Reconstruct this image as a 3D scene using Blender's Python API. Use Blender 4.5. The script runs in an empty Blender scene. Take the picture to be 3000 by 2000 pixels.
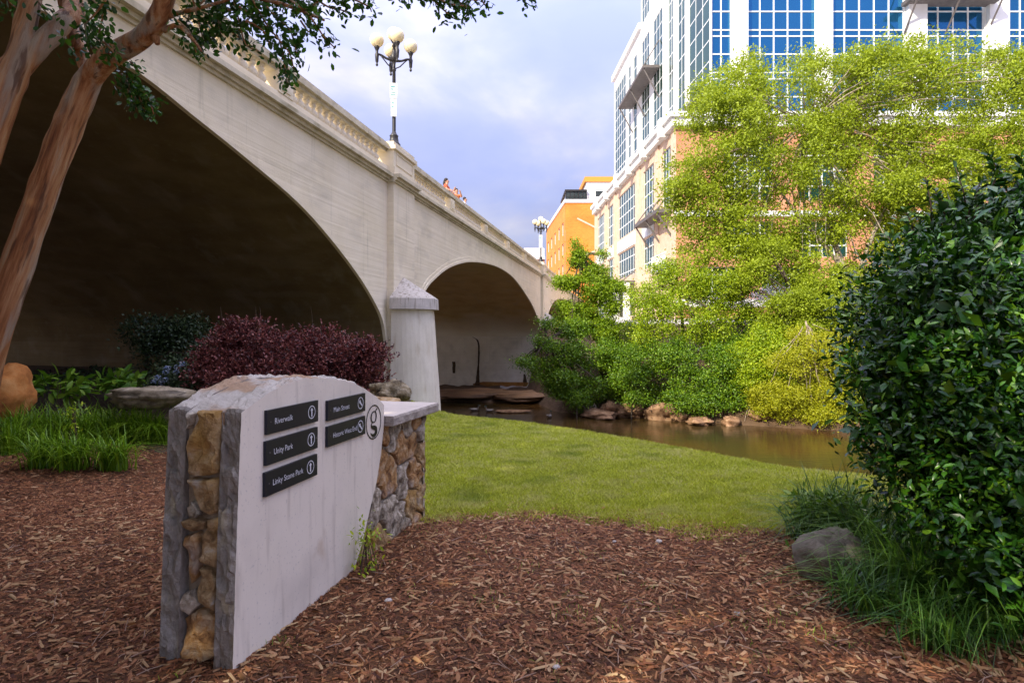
import bpy, math, random
import numpy as np
from mathutils import Vector, Matrix, noise as mn

# ------------------------------------------------------------------ camera, world, sun, exposure
scene = bpy.context.scene
col = scene.collection
EYE = 1.6
cam_d = bpy.data.cameras.new("camera"); cam = bpy.data.objects.new("camera", cam_d); col.objects.link(cam)
cam.location = (0, 0, EYE); cam.rotation_euler = (math.radians(90), 0, 0)
cam_d.sensor_width = 36; cam_d.lens = 21; cam_d.shift_y = -0.0083
cam_d.clip_start = 0.05; cam_d.clip_end = 3000
scene.camera = cam
SUN_EL, SUN_DIR = 34.0, (-0.64, -0.77)          # direction towards the sun (x, y)
_l = math.hypot(*SUN_DIR); ce = math.cos(math.radians(SUN_EL))
sv = Vector((SUN_DIR[0]/_l*ce, SUN_DIR[1]/_l*ce, math.sin(math.radians(SUN_EL))))
sun_d = bpy.data.lights.new("sun", 'SUN'); sun = bpy.data.objects.new("sun", sun_d); col.objects.link(sun)
sun_d.energy = 2.05; sun_d.angle = math.radians(0.6); sun_d.color = (1.0, 0.91, 0.74)
sun.rotation_euler = sv.to_track_quat('Z', 'Y').to_euler(); sun.location = sv*50
w = bpy.data.worlds.new("World"); scene.world = w; w.use_nodes = True
nt = w.node_tree; nt.nodes.clear(); N = nt.nodes.new; L = nt.links.new
out = N('ShaderNodeOutputWorld'); bg = N('ShaderNodeBackground'); bg.inputs[1].default_value = 0.14
sky = N('ShaderNodeTexSky'); sky.sky_type = 'NISHITA'; sky.sun_disc = False
sky.sun_elevation = math.radians(SUN_EL); sky.sun_rotation = math.atan2(sv.x, sv.y)
sky.air_density = 1.0; sky.dust_density = 1.0; sky.ozone_density = 1.5
tc = N('ShaderNodeTexCoord'); sep = N('ShaderNodeSeparateXYZ'); L(tc.outputs['Generated'], sep.inputs[0])
mx = N('ShaderNodeMath'); mx.operation = 'MAXIMUM'; mx.inputs[1].default_value = 0.0; L(sep.outputs[2], mx.inputs[0])
ad = N('ShaderNodeMath'); ad.inputs[1].default_value = 0.35; L(mx.outputs[0], ad.inputs[0])
dv = N('ShaderNodeVectorMath'); dv.operation = 'DIVIDE'; L(tc.outputs['Generated'], dv.inputs[0])
cb = N('ShaderNodeCombineXYZ'); L(ad.outputs[0], cb.inputs[0]); L(ad.outputs[0], cb.inputs[1]); cb.inputs[2].default_value = 1.0
L(cb.outputs[0], dv.inputs[1])
mp = N('ShaderNodeMapping'); mp.inputs['Location'].default_value = (3.1, 0.35, 0); L(dv.outputs[0], mp.inputs[0])
nz = N('ShaderNodeTexNoise'); nz.inputs['Scale'].default_value = 1.5; nz.inputs['Detail'].default_value = 7; nz.inputs['Roughness'].default_value = 0.5; nz.inputs['Distortion'].default_value = 0.4
L(mp.outputs[0], nz.inputs['Vector'])
rp = N('ShaderNodeValToRGB'); rp.color_ramp.elements[0].position = 0.42; rp.color_ramp.elements[1].position = 0.70
rp.color_ramp.interpolation = 'EASE'
rp.color_ramp.elements[0].color = (0.22,)*3+(1,); rp.color_ramp.elements[1].color = (1,)*3+(1,)
L(nz.outputs[0], rp.inputs[0])
nz2 = N('ShaderNodeTexNoise'); nz2.inputs['Scale'].default_value = 3.2; nz2.inputs['Detail'].default_value = 5; L(mp.outputs[0], nz2.inputs['Vector'])
cr = N('ShaderNodeValToRGB'); cr.color_ramp.elements[0].position = 0.35; cr.color_ramp.elements[1].position = 0.62
cr.color_ramp.elements[0].color = (2.8, 2.75, 3.6, 1); cr.color_ramp.elements[1].color = (4.4, 4.15, 4.3, 1)
L(nz2.outputs[0], cr.inputs[0])
mix = N('ShaderNodeMix'); mix.data_type = 'RGBA'; L(rp.outputs[0], mix.inputs[0])
hs = N('ShaderNodeMix'); hs.data_type = 'RGBA'; hs.inputs[0].default_value = 0.72; hs.inputs[7].default_value = (1.7, 1.9, 4.1, 1)
L(sky.outputs[0], hs.inputs[6])
L(hs.outputs[2], mix.inputs[6]); L(cr.outputs[0], mix.inputs[7])
zr = N('ShaderNodeMapRange'); zr.inputs[1].default_value = 0; zr.inputs[2].default_value = 1; zr.inputs[3].default_value = 0.37; zr.inputs[4].default_value = 2.35
pw = N('ShaderNodeMath'); pw.operation = 'POWER'; pw.inputs[1].default_value = 1.9; L(mx.outputs[0], pw.inputs[0]); L(pw.outputs[0], zr.inputs[0])
zm = N('ShaderNodeVectorMath'); zm.operation = 'SCALE'; L(mix.outputs[2], zm.inputs[0]); L(zr.outputs[0], zm.inputs['Scale'])
L(zm.outputs[0], bg.inputs[0]); L(bg.outputs[0], out.inputs[0])
vs = scene.view_settings; vs.view_transform = 'Standard'; vs.look = 'None'; vs.gamma = 1; vs.exposure = 1.7; vs.use_curve_mapping = False
scene.cycles.max_bounces = 6; scene.cycles.diffuse_bounces = 3; scene.cycles.transparent_max_bounces = 4

RNG = np.random.default_rng(7); random.seed(7)

# ------------------------------------------------------------------ helpers
def P(px, py, Y):
    """world point seen at photo pixel (3000 px wide) at real depth Y"""
    return Vector(((px-1500)/1750*Y, Y, EYE+(975-py)/1750*Y))

def tag(o, label=None, cat=None, group=None, kind=None):
    if label: o['label'] = label
    if cat: o['category'] = cat
    if group: o['group'] = group
    if kind: o['kind'] = kind
    return o

def empty(name, loc, label, cat, group=None):
    o = bpy.data.objects.new(name, None); o.location = loc; o.empty_display_size = 0.2
    col.objects.link(o); return tag(o, label, cat, group)

def link(name, me, mats, parent=None, smooth=False):
    if not isinstance(mats, (list, tuple)): mats = [mats]
    if len(me.materials) == 0:
        for m in mats: me.materials.append(m)
    o = bpy.data.objects.new(name, me); col.objects.link(o)
    if parent:
        o.parent = parent
        par = parent; off = Vector((0,0,0))
        while par: off += par.location; par = par.parent
        o.location = -off
    if smooth: me.polygons.foreach_set('use_smooth', [True]*len(me.polygons))
    return o

class MB:
    def __init__(s): s.v = []; s.f = []; s.m = []
    def add(s, vs, fs, m=0):
        b = len(s.v); s.v += [tuple(p) for p in vs]
        for f in fs: s.f.append([i+b for i in f]); s.m.append(m)
    def box(s, x0, x1, y0, y1, z0, z1, T=None, m=0):
        vs = [Vector((x, y, z)) for z in (z0, z1) for y in (y0, y1) for x in (x0, x1)]
        if T: vs = [T(p.x, p.y, p.z) for p in vs]
        s.add(vs, [(0,2,3,1), (4,5,7,6), (0,1,5,4), (2,6,7,3), (0,4,6,2), (1,3,7,5)], m)
    def lathe(s, prof, c=(0,0,0), seg=16, m=0, a0=0, a1=2*math.pi):
        full = abs(a1-a0-2*math.pi) < 1e-6
        n = seg if full else seg+1
        vs = []
        for r, z in prof:
            for i in range(n):
                a = a0+(a1-a0)*i/seg; vs.append((c[0]+r*math.cos(a), c[1]+r*math.sin(a), c[2]+z))
        fs = []
        for j in range(len(prof)-1):
            for i in range(seg):
                k = (i+1) % n
                fs.append((j*n+i, j*n+k, (j+1)*n+k, (j+1)*n+i))
        s.add(vs, fs, m)
    def sphere(s, c, r, seg=14, rings=9, m=0):
        rr = r if isinstance(r, (tuple, list)) else (r, r, r)
        vs = []; fs = []
        for j in range(rings+1):
            t = math.pi*j/rings
            for i in range(seg):
                a = 2*math.pi*i/seg
                vs.append((c[0]+rr[0]*math.sin(t)*math.cos(a), c[1]+rr[1]*math.sin(t)*math.sin(a), c[2]+rr[2]*math.cos(t)))
        for j in range(rings):
            for i in range(seg):
                k = (i+1) % seg
                fs.append((j*seg+i, (j+1)*seg+i, (j+1)*seg+k, j*seg+k))
        s.add(vs, fs, m)
    def tube(s, pts, rad, seg=8, m=0, lump=0.0, caps=True):
        pts = [Vector(p) for p in pts]; n = len(pts)
        if not isinstance(rad, (list, tuple)): rad = [rad]*n
        up = None; vs = []
        for i, p in enumerate(pts):
            d = (pts[min(i+1, n-1)]-pts[max(i-1, 0)]).normalized()
            if up is None:
                up = d.orthogonal().normalized()
            up = (up - d*up.dot(d)).normalized(); bi = d.cross(up)
            for k in range(seg):
                a = 2*math.pi*k/seg
                q = (math.cos(a)*up+math.sin(a)*bi)
                r = rad[i]
                if lump: r *= 1+lump*mn.noise(Vector((math.cos(a)*1.5, math.sin(a)*1.5, i*0.22)))+lump*0.5*math.cos(3*a+i*.07)
                vs.append(p+q*r)
        fs = [(i*seg+k, i*seg+(k+1) % seg, (i+1)*seg+(k+1) % seg, (i+1)*seg+k) for i in range(n-1) for k in range(seg)]
        if caps: fs += [tuple(range(seg))[::-1], tuple((n-1)*seg+k for k in range(seg))]
        s.add(vs, fs, m)
    def mesh(s, name):
        me = bpy.data.meshes.new(name); me.from_pydata(s.v, [], s.f)
        me.polygons.foreach_set('material_index', s.m); me.update(); return me
    def build(s, name, mats, parent=None, smooth=False):
        return link(name, s.mesh(name), mats, parent, smooth)

def smoothpath(pts, rad, k=6):
    pts = [Vector(p) for p in pts]; P_ = []; R_ = []
    n = len(pts)
    for i in range(n-1):
        p0, p1, p2, p3 = pts[max(i-1,0)], pts[i], pts[i+1], pts[min(i+2,n-1)]
        for j in range(k):
            t = j/k
            P_.append(0.5*((2*p1)+(p2-p0)*t+(2*p0-5*p1+4*p2-p3)*t*t+(3*p1-p0-3*p2+p3)*t**3))
            R_.append(rad[i]*(1-t)+rad[i+1]*t)
    P_.append(pts[-1]); R_.append(rad[-1]); return P_, R_

def npmesh(name, V, loops, totals):
    me = bpy.data.meshes.new(name)
    V = np.asarray(V, dtype=np.float32); loops = np.asarray(loops, dtype=np.int32); totals = np.asarray(totals, dtype=np.int32)
    me.vertices.add(len(V)); me.vertices.foreach_set('co', V.ravel())
    me.loops.add(len(loops)); me.loops.foreach_set('vertex_index', loops)
    me.polygons.add(len(totals))
    st = np.zeros(len(totals), dtype=np.int32); st[1:] = np.cumsum(totals)[:-1]
    me.polygons.foreach_set('loop_start', st)
    try: me.polygons.foreach_set('loop_total', totals)
    except Exception: pass
    me.update(calc_edges=True); return me

def scatter(name, bv, bf, pos, X, Z, scl):
    """copies of a base shape merged into one mesh; X = length axis, Z = normal"""
    bv = np.asarray(bv, dtype=np.float64); n = len(pos); k = len(bv)
    X = X/np.linalg.norm(X, axis=1, keepdims=True)
    Yv = np.cross(Z, X); Yv /= np.linalg.norm(Yv, axis=1, keepdims=True)+1e-9
    Z = np.cross(X, Yv)
    scl = np.asarray(scl)
    if scl.ndim == 1: scl = np.repeat(scl[:, None], 3, axis=1)
    b = bv[None]*scl[:, None, :]
    V = pos[:, None, :]+b[..., 0:1]*X[:, None]+b[..., 1:2]*Yv[:, None]+b[..., 2:3]*Z[:, None]
    lp = np.concatenate([np.array(f) for f in bf]); tt = np.array([len(f) for f in bf])
    loops = (lp[None]+np.arange(n)[:, None]*k).ravel(); tot = np.tile(tt, n)
    return npmesh(name, V.reshape(-1, 3), loops, tot)

LEAF4 = ([(0,0,0), (.5,.27,.06), (1,0,-.04), (.5,-.27,.06)], [(0,2,1), (0,3,2)])
LEAF8 = ([(0,0,0), (.3,.17,.05), (.68,.17,.03), (1,0,-.1), (.68,-.17,.03), (.3,-.17,.05), (.3,0,0), (.68,0,-.02)],
         [(0,6,1), (6,7,2,1), (7,3,2), (0,5,6), (6,5,4,7), (7,4,3)])
def unit(a): return a/(np.linalg.norm(a, axis=-1, keepdims=True)+1e-9)

# ------------------------------------------------------------------ materials
def mat(name, cols, scale=4.0, roty=0.0, rough=0.8, bump=0.0, bscale=20.0, stretch=(1,1,1), island=False, detail=5,
        spec=0.4, trans=0.0, metal=0.0, pos=None, bdist=0.02, stain=None, clear=0.0, contrast=None, grid=None):
    m = bpy.data.materials.new(name); m.use_nodes = True; t = m.node_tree; n = t.nodes; l = t.links
    b = n['Principled BSDF']; b.inputs['Roughness'].default_value = rough; b.inputs['Metallic'].default_value = metal
    b.inputs['Specular IOR Level'].default_value = spec
    if clear: b.inputs['Coat Weight'].default_value = clear; b.inputs['Coat Roughness'].default_value = 0.1
    tcn = n.new('ShaderNodeTexCoord'); mpn = n.new('ShaderNodeMapping'); mpn.inputs['Scale'].default_value = stretch
    if roty:
        vr = n.new('ShaderNodeVectorRotate'); vr.rotation_type = 'Y_AXIS'; vr.inputs['Angle'].default_value = math.radians(roty)
        l.new(tcn.outputs['Object'], vr.inputs['Vector']); l.new(vr.outputs[0], mpn.inputs[0])
    else: l.new(tcn.outputs['Object'], mpn.inputs[0])
    r = n.new('ShaderNodeValToRGB'); e = r.color_ramp.elements
    k = len(cols)
    pp = pos or ([0.3+0.4*i/(k-1) for i in range(k)] if not island else [i/(k-1) for i in range(k)]) if k > 1 else [0]
    while len(e) < k: e.new(0.5)
    if k == 1: e[0].color = e[1].color = tuple(cols[0])+(1,)
    else:
        for i in range(k): e[i].position = pp[i]; e[i].color = tuple(cols[i])+(1,)
    nzn = n.new('ShaderNodeTexNoise'); nzn.inputs['Scale'].default_value = scale; nzn.inputs['Detail'].default_value = detail
    nzn.inputs['Roughness'].default_value = 0.6
    l.new(mpn.outputs[0], nzn.inputs['Vector'])
    if island:
        g = n.new('ShaderNodeNewGeometry')
        if island is True: l.new(g.outputs['Random Per Island'], r.inputs[0])
        else:
            ma = n.new('ShaderNodeMix'); ma.inputs[0].default_value = island
            l.new(g.outputs['Random Per Island'], ma.inputs[2]); l.new(nzn.outputs[0], ma.inputs[3]); l.new(ma.outputs[0], r.inputs[0])
    else: l.new(nzn.outputs[0], r.inputs[0])
    colout = r.outputs[0]
    for (scol, sscale, sstretch, lo, hi, amt) in (stain or []):
        m2 = n.new('ShaderNodeMapping'); m2.inputs['Scale'].default_value = sstretch; l.new((vr.outputs[0] if roty else tcn.outputs['Object']), m2.inputs[0])
        n2 = n.new('ShaderNodeTexNoise'); n2.inputs['Scale'].default_value = sscale; n2.inputs['Detail'].default_value = 6; l.new(m2.outputs[0], n2.inputs['Vector'])
        mr = n.new('ShaderNodeMapRange'); mr.inputs[1].default_value = lo; mr.inputs[2].default_value = hi; mr.inputs[4].default_value = amt
        l.new(n2.outputs[0], mr.inputs[0])
        mc = n.new('ShaderNodeMix'); mc.data_type = 'RGBA'; l.new(mr.outputs[0], mc.inputs[0]); l.new(colout, mc.inputs[6]); mc.inputs[7].default_value = tuple(scol)+(1,)
        colout = mc.outputs[2]
    l.new(colout, b.inputs['Base Color'])
    if bump:
        nb = n.new('ShaderNodeTexNoise'); nb.inputs['Scale'].default_value = bscale; nb.inputs['Detail'].default_value = 6; nb.inputs['Roughness'].default_value = 0.65
        l.new(mpn.outputs[0], nb.inputs['Vector'])
        bp = n.new('ShaderNodeBump'); bp.inputs['Strength'].default_value = bump; bp.inputs['Distance'].default_value = bdist
        l.new(nb.outputs[0], bp.inputs['Height']); l.new(bp.outputs[0], b.inputs['Normal'])
    if trans:
        tr = n.new('ShaderNodeBsdfTranslucent'); l.new(colout, tr.inputs[0])
        ms = n.new('ShaderNodeMixShader'); ms.inputs[0].default_value = trans
        o = n['Material Output']; l.new(b.outputs[0], ms.inputs[1]); l.new(tr.outputs[0], ms.inputs[2]); l.new(ms.outputs[0], o.inputs[0])
    return m

M = {}
# concrete of the bridge: painted, with horizontal board-form lines
def concrete(name, cols, rough=0.75):
    m = mat(name, cols, scale=0.9, rough=rough, bump=0, stain=[((.33,.30,.24), 1.6, (1,.35,1.0), .56, .8, .45), ((.30,.26,.16), 2.2, (3,3,.18), .60, .8, .4), ((.44,.39,.30), .7, (.6,.12,6), .50, .7, .12), ((.30,.26,.18), 1.2, (.5,.5,.5), .60, .68, .18)])
    t = m.node_tree; n = t.nodes; l = t.links; b = n['Principled BSDF']
    tcn = n.new('ShaderNodeTexCoord'); mp_ = n.new('ShaderNodeMapping'); mp_.inputs['Scale'].default_value = (.5, .12, 9.0); l.new(tcn.outputs['Object'], mp_.inputs[0])
    na = n.new('ShaderNodeTexNoise'); na.inputs['Scale'].default_value = 1.0; na.inputs['Detail'].default_value = 4; l.new(mp_.outputs[0], na.inputs['Vector'])
    nb = n.new('ShaderNodeTexNoise'); nb.inputs['Scale'].default_value = 26; nb.inputs['Detail'].default_value = 5; l.new(tcn.outputs['Object'], nb.inputs['Vector'])
    b1 = n.new('ShaderNodeBump'); b1.inputs['Strength'].default_value = .4; b1.inputs['Distance'].default_value = .05; l.new(na.outputs[0], b1.inputs['Height'])
    b2 = n.new('ShaderNodeBump'); b2.inputs['Strength'].default_value = .3; b2.inputs['Distance'].default_value = .01; l.new(nb.outputs[0], b2.inputs['Height']); l.new(b1.outputs[0], b2.inputs['Normal'])
    l.new(b2.outputs[0], b.inputs['Normal']); return m
M['concrete'] = concrete('bridge_concrete', [(.72,.62,.43), (.80,.70,.52)])
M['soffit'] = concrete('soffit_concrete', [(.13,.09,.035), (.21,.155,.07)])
M['pierwall'] = concrete('pier_wall_concrete', [(.62,.55,.43), (.74,.67,.55)])  # tone raised to stand in for sunlight reflected from the river
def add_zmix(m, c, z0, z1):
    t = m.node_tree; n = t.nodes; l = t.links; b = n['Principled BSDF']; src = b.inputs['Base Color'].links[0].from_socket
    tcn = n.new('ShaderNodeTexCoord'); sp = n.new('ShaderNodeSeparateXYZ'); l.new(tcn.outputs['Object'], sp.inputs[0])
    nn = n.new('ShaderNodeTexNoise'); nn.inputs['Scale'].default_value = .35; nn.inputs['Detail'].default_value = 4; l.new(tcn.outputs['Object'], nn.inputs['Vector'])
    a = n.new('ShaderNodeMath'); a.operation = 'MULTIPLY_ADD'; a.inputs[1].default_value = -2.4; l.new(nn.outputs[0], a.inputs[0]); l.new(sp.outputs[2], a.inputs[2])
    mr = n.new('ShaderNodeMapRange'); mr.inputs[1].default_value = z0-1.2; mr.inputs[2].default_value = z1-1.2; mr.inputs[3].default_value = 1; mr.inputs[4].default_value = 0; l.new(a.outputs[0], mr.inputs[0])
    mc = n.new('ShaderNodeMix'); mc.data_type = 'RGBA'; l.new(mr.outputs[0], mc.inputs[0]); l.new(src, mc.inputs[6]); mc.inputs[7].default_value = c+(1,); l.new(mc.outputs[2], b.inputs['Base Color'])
M['soffit_bounce_lit'] = concrete('bounce_lit_soffit_concrete', [(.42,.28,.10), (.55,.40,.18)]); add_zmix(M['soffit_bounce_lit'], (.70,.63,.50), 1.2, 3.4)  # paler low down, standing in for sunlight bounced off the water
M['seep'] = mat('seepage_stain', [(.03,.018,.008), (.09,.05,.02)], scale=4, rough=.7)
M['rust'] = mat('rust_waterline', [(.22,.09,.015), (.40,.19,.04)], scale=1.5, rough=.7)
M['rail'] = mat('rail_concrete', [(.50,.43,.28), (.64,.57,.42)], scale=2.5, rough=.8, bump=.3, bscale=18, stain=[((.20,.17,.08), 3, (1,.6,1), .52, .72, .6)])
M['cutwater'] = mat('cutwater_concrete', [(.64,.57,.44), (.74,.67,.54)], scale=2.0, rough=.8, bump=.35, bscale=12,
                    stain=[((.42,.30,.14), 1.6, (2,2,.5), .60, .75, .6), ((.46,.40,.30), 5, (1,1,.2), .52, .75, .35)])
M['cap'] = mat('cutwater_cap_concrete', [(.44,.40,.34), (.56,.50,.44)], scale=3.0, rough=.9, bump=.5, bscale=14,
               stain=[((.15,.12,.07), 4.5, (3,3,.25), .52, .68, .75)])
M['iron'] = mat('black_iron', [(.012,.011,.011), (.03,.026,.024)], scale=9, rough=.45, bump=.1, spec=.5)
M['globe'] = mat('opal_globe', [(.90,.74,.42), (.93,.82,.54)], scale=2, rough=.3, spec=.5)
M['road'] = mat('asphalt', [(.045,.045,.047), (.06,.06,.06)], scale=12, rough=.9)
M['white'] = mat('white_panel', [(.74,.73,.70), (.80,.79,.77)], scale=.8, rough=.6, stain=[((.6,.58,.53), 1, (1,1,.3), .5, .8, .3)])
M['mullion'] = mat('mullion_metal', [(.66,.68,.66), (.74,.75,.74)], scale=2, rough=.4)
M['cream'] = mat('cream_brick', [(.62,.42,.29), (.74,.54,.40)], scale=2.2, rough=.85, bump=.2, stain=[((.46,.28,.17), 1.3, (1,1,1), .52, .8, .4)])
def brick(name, c1, c2, mortar, sc):
    m = bpy.data.materials.new(name); m.use_nodes = True; t = m.node_tree; n = t.nodes; l = t.links; b = n['Principled BSDF']; b.inputs['Roughness'].default_value = .9
    tcn = n.new('ShaderNodeTexCoord'); s = n.new('ShaderNodeSeparateXYZ'); l.new(tcn.outputs['Object'], s.inputs[0])
    a = n.new('ShaderNodeMath'); l.new(s.outputs[0], a.inputs[0]); l.new(s.outputs[1], a.inputs[1])
    c = n.new('ShaderNodeCombineXYZ'); l.new(a.outputs[0], c.inputs[0]); l.new(s.outputs[2], c.inputs[1])
    bt = n.new('ShaderNodeTexBrick'); bt.inputs['Scale'].default_value = sc; bt.inputs['Color1'].default_value = c1+(1,); bt.inputs['Color2'].default_value = c2+(1,); bt.inputs['Mortar'].default_value = mortar+(1,)
    bt.inputs['Mortar Size'].default_value = .012; l.new(c.outputs[0], bt.inputs['Vector'])
    nz_ = n.new('ShaderNodeTexNoise'); nz_.inputs['Scale'].default_value = .35; nz_.inputs['Detail'].default_value = 6; l.new(tcn.outputs['Object'], nz_.inputs['Vector'])
    hv = n.new('ShaderNodeHueSaturation'); mr = n.new('ShaderNodeMapRange'); mr.inputs[1].default_value=.3; mr.inputs[2].default_value=.7; mr.inputs[3].default_value = .82; mr.inputs[4].default_value = 1.15
    l.new(nz_.outputs[0], mr.inputs[0]); l.new(mr.outputs[0], hv.inputs['Value']); l.new(bt.outputs[0], hv.inputs['Color']); l.new(hv.outputs[0], b.inputs['Base Color'])
    return m
M['brick'] = brick('red_brick', (.52,.20,.09), (.58,.26,.13), (.55,.38,.28), 2.2)
M['orange'] = brick('orange_brick', (.62,.19,.02), (.68,.24,.03), (.60,.30,.10), 1.2)
M['redbrick'] = brick('old_red_brick', (.42,.16,.10), (.50,.22,.15), (.5,.35,.3), 1.2)
def glass(name, c, rough=.06, metal=.75):
    m = mat(name, [tuple(x*.55 for x in c), c], scale=.16, rough=rough, metal=metal, spec=.6, detail=3, bump=.02, bscale=.5, island=.45, bdist=.03)
    return m
M['blue'] = glass('blue_glass', (.03,.19,.40), .09)
M['teal'] = glass('teal_glass', (.035,.14,.10), .1)  # green tint also stands in for trees reflected in the panes
M['dark'] = glass('dark_glass', (.06,.08,.08), .12, .4)
M['steel'] = mat('awning_steel', [(.10,.085,.08), (.16,.14,.13)], scale=3, rough=.6)
# foliage
M['birch_leaf'] = mat('birch_leaf', [(.09,.16,.006), (.31,.39,.014), (.52,.62,.03)], island=.62, scale=.42, rough=.55, trans=.4)
M['vine_leaf'] = mat('vine_leaf', [(.11,.20,.006), (.30,.42,.010), (.54,.60,.02)], island=.3, scale=.8, rough=.45, trans=.35)
M['yellow_leaf'] = mat('yellow_leaf', [(.22,.26,.008), (.40,.42,.012), (.52,.50,.02)], island=.3, scale=.9, rough=.5, trans=.4)
M['green_leaf'] = mat('green_leaf', [(.03,.08,.004), (.11,.22,.007), (.28,.40,.012)], island=.3, scale=.8, rough=.42, trans=.3)
M['locust_leaf'] = mat('locust_leaf', [(.11,.20,.008), (.24,.37,.010), (.40,.50,.02)], island=.3, scale=.8, rough=.5, trans=.4)
M['holly_leaf'] = mat('holly_leaf', [(.008,.035,.004), (.018,.075,.006), (.045,.14,.008), (.14,.27,.012)], island=True, rough=.3, spec=.36, trans=.08, pos=[0,.45,.8,1])
M['myrtle_leaf'] = mat('myrtle_leaf', [(.015,.05,.006), (.03,.10,.01), (.07,.20,.012)], island=True, rough=.4, trans=.25)
M['purple_leaf'] = mat('purple_leaf', [(.03,.010,.010), (.09,.022,.023), (.20,.050,.045), (.34,.12,.09)], island=True, rough=.5, trans=.2)
M['dark_leaf'] = mat('dark_leaf', [(.01,.022,.008), (.025,.05,.014), (.05,.075,.02)], island=True, rough=.5, trans=.12)
M['lily'] = mat('lily_blade', [(.06,.14,.006), (.16,.31,.012), (.30,.46,.025)], island=True, rough=.4, trans=.3, spec=.4)
M['liriope'] = mat('liriope_blade', [(.02,.065,.010), (.06,.15,.016), (.15,.28,.03)], island=True, rough=.35, trans=.25)
M['hosta'] = mat('hosta_leaf', [(.08,.20,.012), (.16,.32,.02), (.24,.38,.03)], island=True, rough=.5, trans=.3)
M['petal'] = mat('hydrangea_petal', [(.10,.15,.34), (.24,.30,.45), (.5,.52,.52)], island=True, rough=.6, trans=.2)
M['azalea'] = mat('white_petal', [(.8,.76,.8), (.86,.84,.84)], island=True, rough=.6, trans=.2)
M['bark_dark'] = mat('dark_bark', [(.05,.035,.025), (.12,.09,.06)], scale=6, rough=.9, bump=.6, bscale=14, stretch=(1,1,.3))
M['bark_pale'] = mat('pale_bark', [(.26,.19,.13), (.52,.44,.34)], scale=4, rough=.85, bump=.5, bscale=10, stretch=(1,1,.5), stain=[((.14,.09,.06), 3, (1,1,2), .5, .65, .7)])
M['twig'] = mat('twig', [(.06,.035,.02), (.13,.08,.05)], scale=9, rough=.85)
M['myrtle_bark'] = mat('myrtle_bark', [(.15,.050,.016), (.34,.14,.048), (.46,.24,.105), (.47,.36,.23)], scale=3.2, roty=-20, rough=.6, bump=.9, bscale=6.0, stretch=(7,7,.5), pos=[.30,.45,.56,.70], bdist=.025,
                       stain=[((.36,.32,.25), 2.0, (4,4,.5), .54, .63, .75), ((.08,.03,.012), 4.0, (6,6,.6), .58, .66, .8)])
# stones and soil
M['slab'] = mat('honed_granite', [(.73,.645,.525), (.79,.70,.58)], scale=2.2, rough=.7, bump=.08, bscale=160, stain=[((.46,.40,.34), 1.8, (1,1,1), .50, .72, .5), ((.45,.30,.17), 3.4, (1,1,.7), .62, .72, .5), ((.34,.27,.20), 5, (3,3,.35), .56, .70, .35), ((.30,.28,.27), 60, (1,1,1), .62, .7, .35)], bdist=.004)
M['slab_rough'] = mat('chiselled_granite', [(.20,.17,.135), (.28,.245,.20), (.36,.315,.265)], scale=22, rough=.9, bump=1.0, bscale=60, stain=[((.30,.19,.09), 3, (1,1,.6), .55, .75, .35)], stretch=(1,1,.7))
M['slab_top'] = mat('weathered_granite_top', [(.48,.42,.345), (.62,.55,.46)], scale=7, rough=.9, bump=.8, bscale=30, stain=[((.42,.25,.13), 3.2, (1,1,1), .50, .58, .85), ((.16,.14,.12), 9, (1,1,1), .62, .7, .8)])
M['mortar'] = mat('mortar', [(.20,.14,.08), (.34,.26,.17)], scale=14, rough=.95, bump=.7, bscale=50)
M['stone_tan'] = mat('tan_fieldstone', [(.13,.07,.025), (.34,.21,.09), (.47,.33,.17), (.50,.43,.34)], scale=13, rough=.85, bump=1.0, bscale=36, pos=[.33,.46,.57,.70], bdist=.03, stain=[((.46,.25,.05), 3, (1,1,1), .5, .62, .7)])
M['stone_grey'] = mat('grey_fieldstone', [(.13,.095,.06), (.40,.33,.235), (.62,.53,.41)], scale=15, rough=.85, bump=1.0, bscale=38, pos=[.35,.5,.63], bdist=.03, stain=[((.36,.20,.09), 3.4, (1,1,1), .55, .68, .6)])
M['stone_orange'] = mat('orange_fieldstone', [(.17,.08,.03), (.44,.23,.08), (.52,.36,.20)], scale=14, rough=.85, bump=1.0, bscale=38, pos=[.35,.5,.66], bdist=.03, stain=[((.45,.42,.38), 4, (1,1,1), .55, .68, .6)])
M['capstone'] = mat('capstone', [(.26,.215,.18), (.45,.39,.33)], scale=10, rough=.9, bump=.9, bscale=34, stretch=(1,1,1.5))
M['capstone_top'] = mat('capstone_top', [(.50,.43,.36), (.60,.52,.44)], scale=5, rough=.8, bump=.3, bscale=60)
M['boulder_orange'] = mat('orange_boulder', [(.20,.06,.012), (.46,.17,.035), (.55,.28,.09)], scale=3, rough=.85, bump=.8, bscale=9)
M['boulder'] = mat('tan_boulder', [(.08,.06,.035), (.25,.20,.13), (.40,.33,.24)], scale=7, rough=.9, bump=.9, bscale=14)
M['boulder_brown'] = mat('brown_boulder', [(.05,.035,.018), (.20,.15,.08), (.36,.30,.20)], scale=9, rough=.9, bump=1.0, bscale=16, pos=[.35,.5,.65], bdist=.05)
M['boulder_grey'] = mat('grey_boulder', [(.10,.08,.055), (.25,.215,.165)], scale=5, rough=.95, bump=.9, bscale=18)
M['bank_rock'] = mat('bank_rock', [(.10,.05,.025), (.27,.15,.075), (.40,.25,.14)], scale=4, rough=.85, bump=.6, bscale=6)
M['shelf'] = mat('shelf_rock', [(.10,.05,.02), (.30,.16,.07)], scale=1.2, rough=.6, bump=.8, bscale=4, bdist=.1, stretch=(.4,1,1))
M['plaque'] = mat('navy_plate', [(.006,.008,.017), (.009,.011,.022)], scale=3, rough=.38, spec=.4)
M['letter'] = mat('white_lettering', [(.62,.62,.64)], rough=.6)
M['ink'] = mat('black_emblem', [(.006,.006,.007)], rough=.5)
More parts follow.
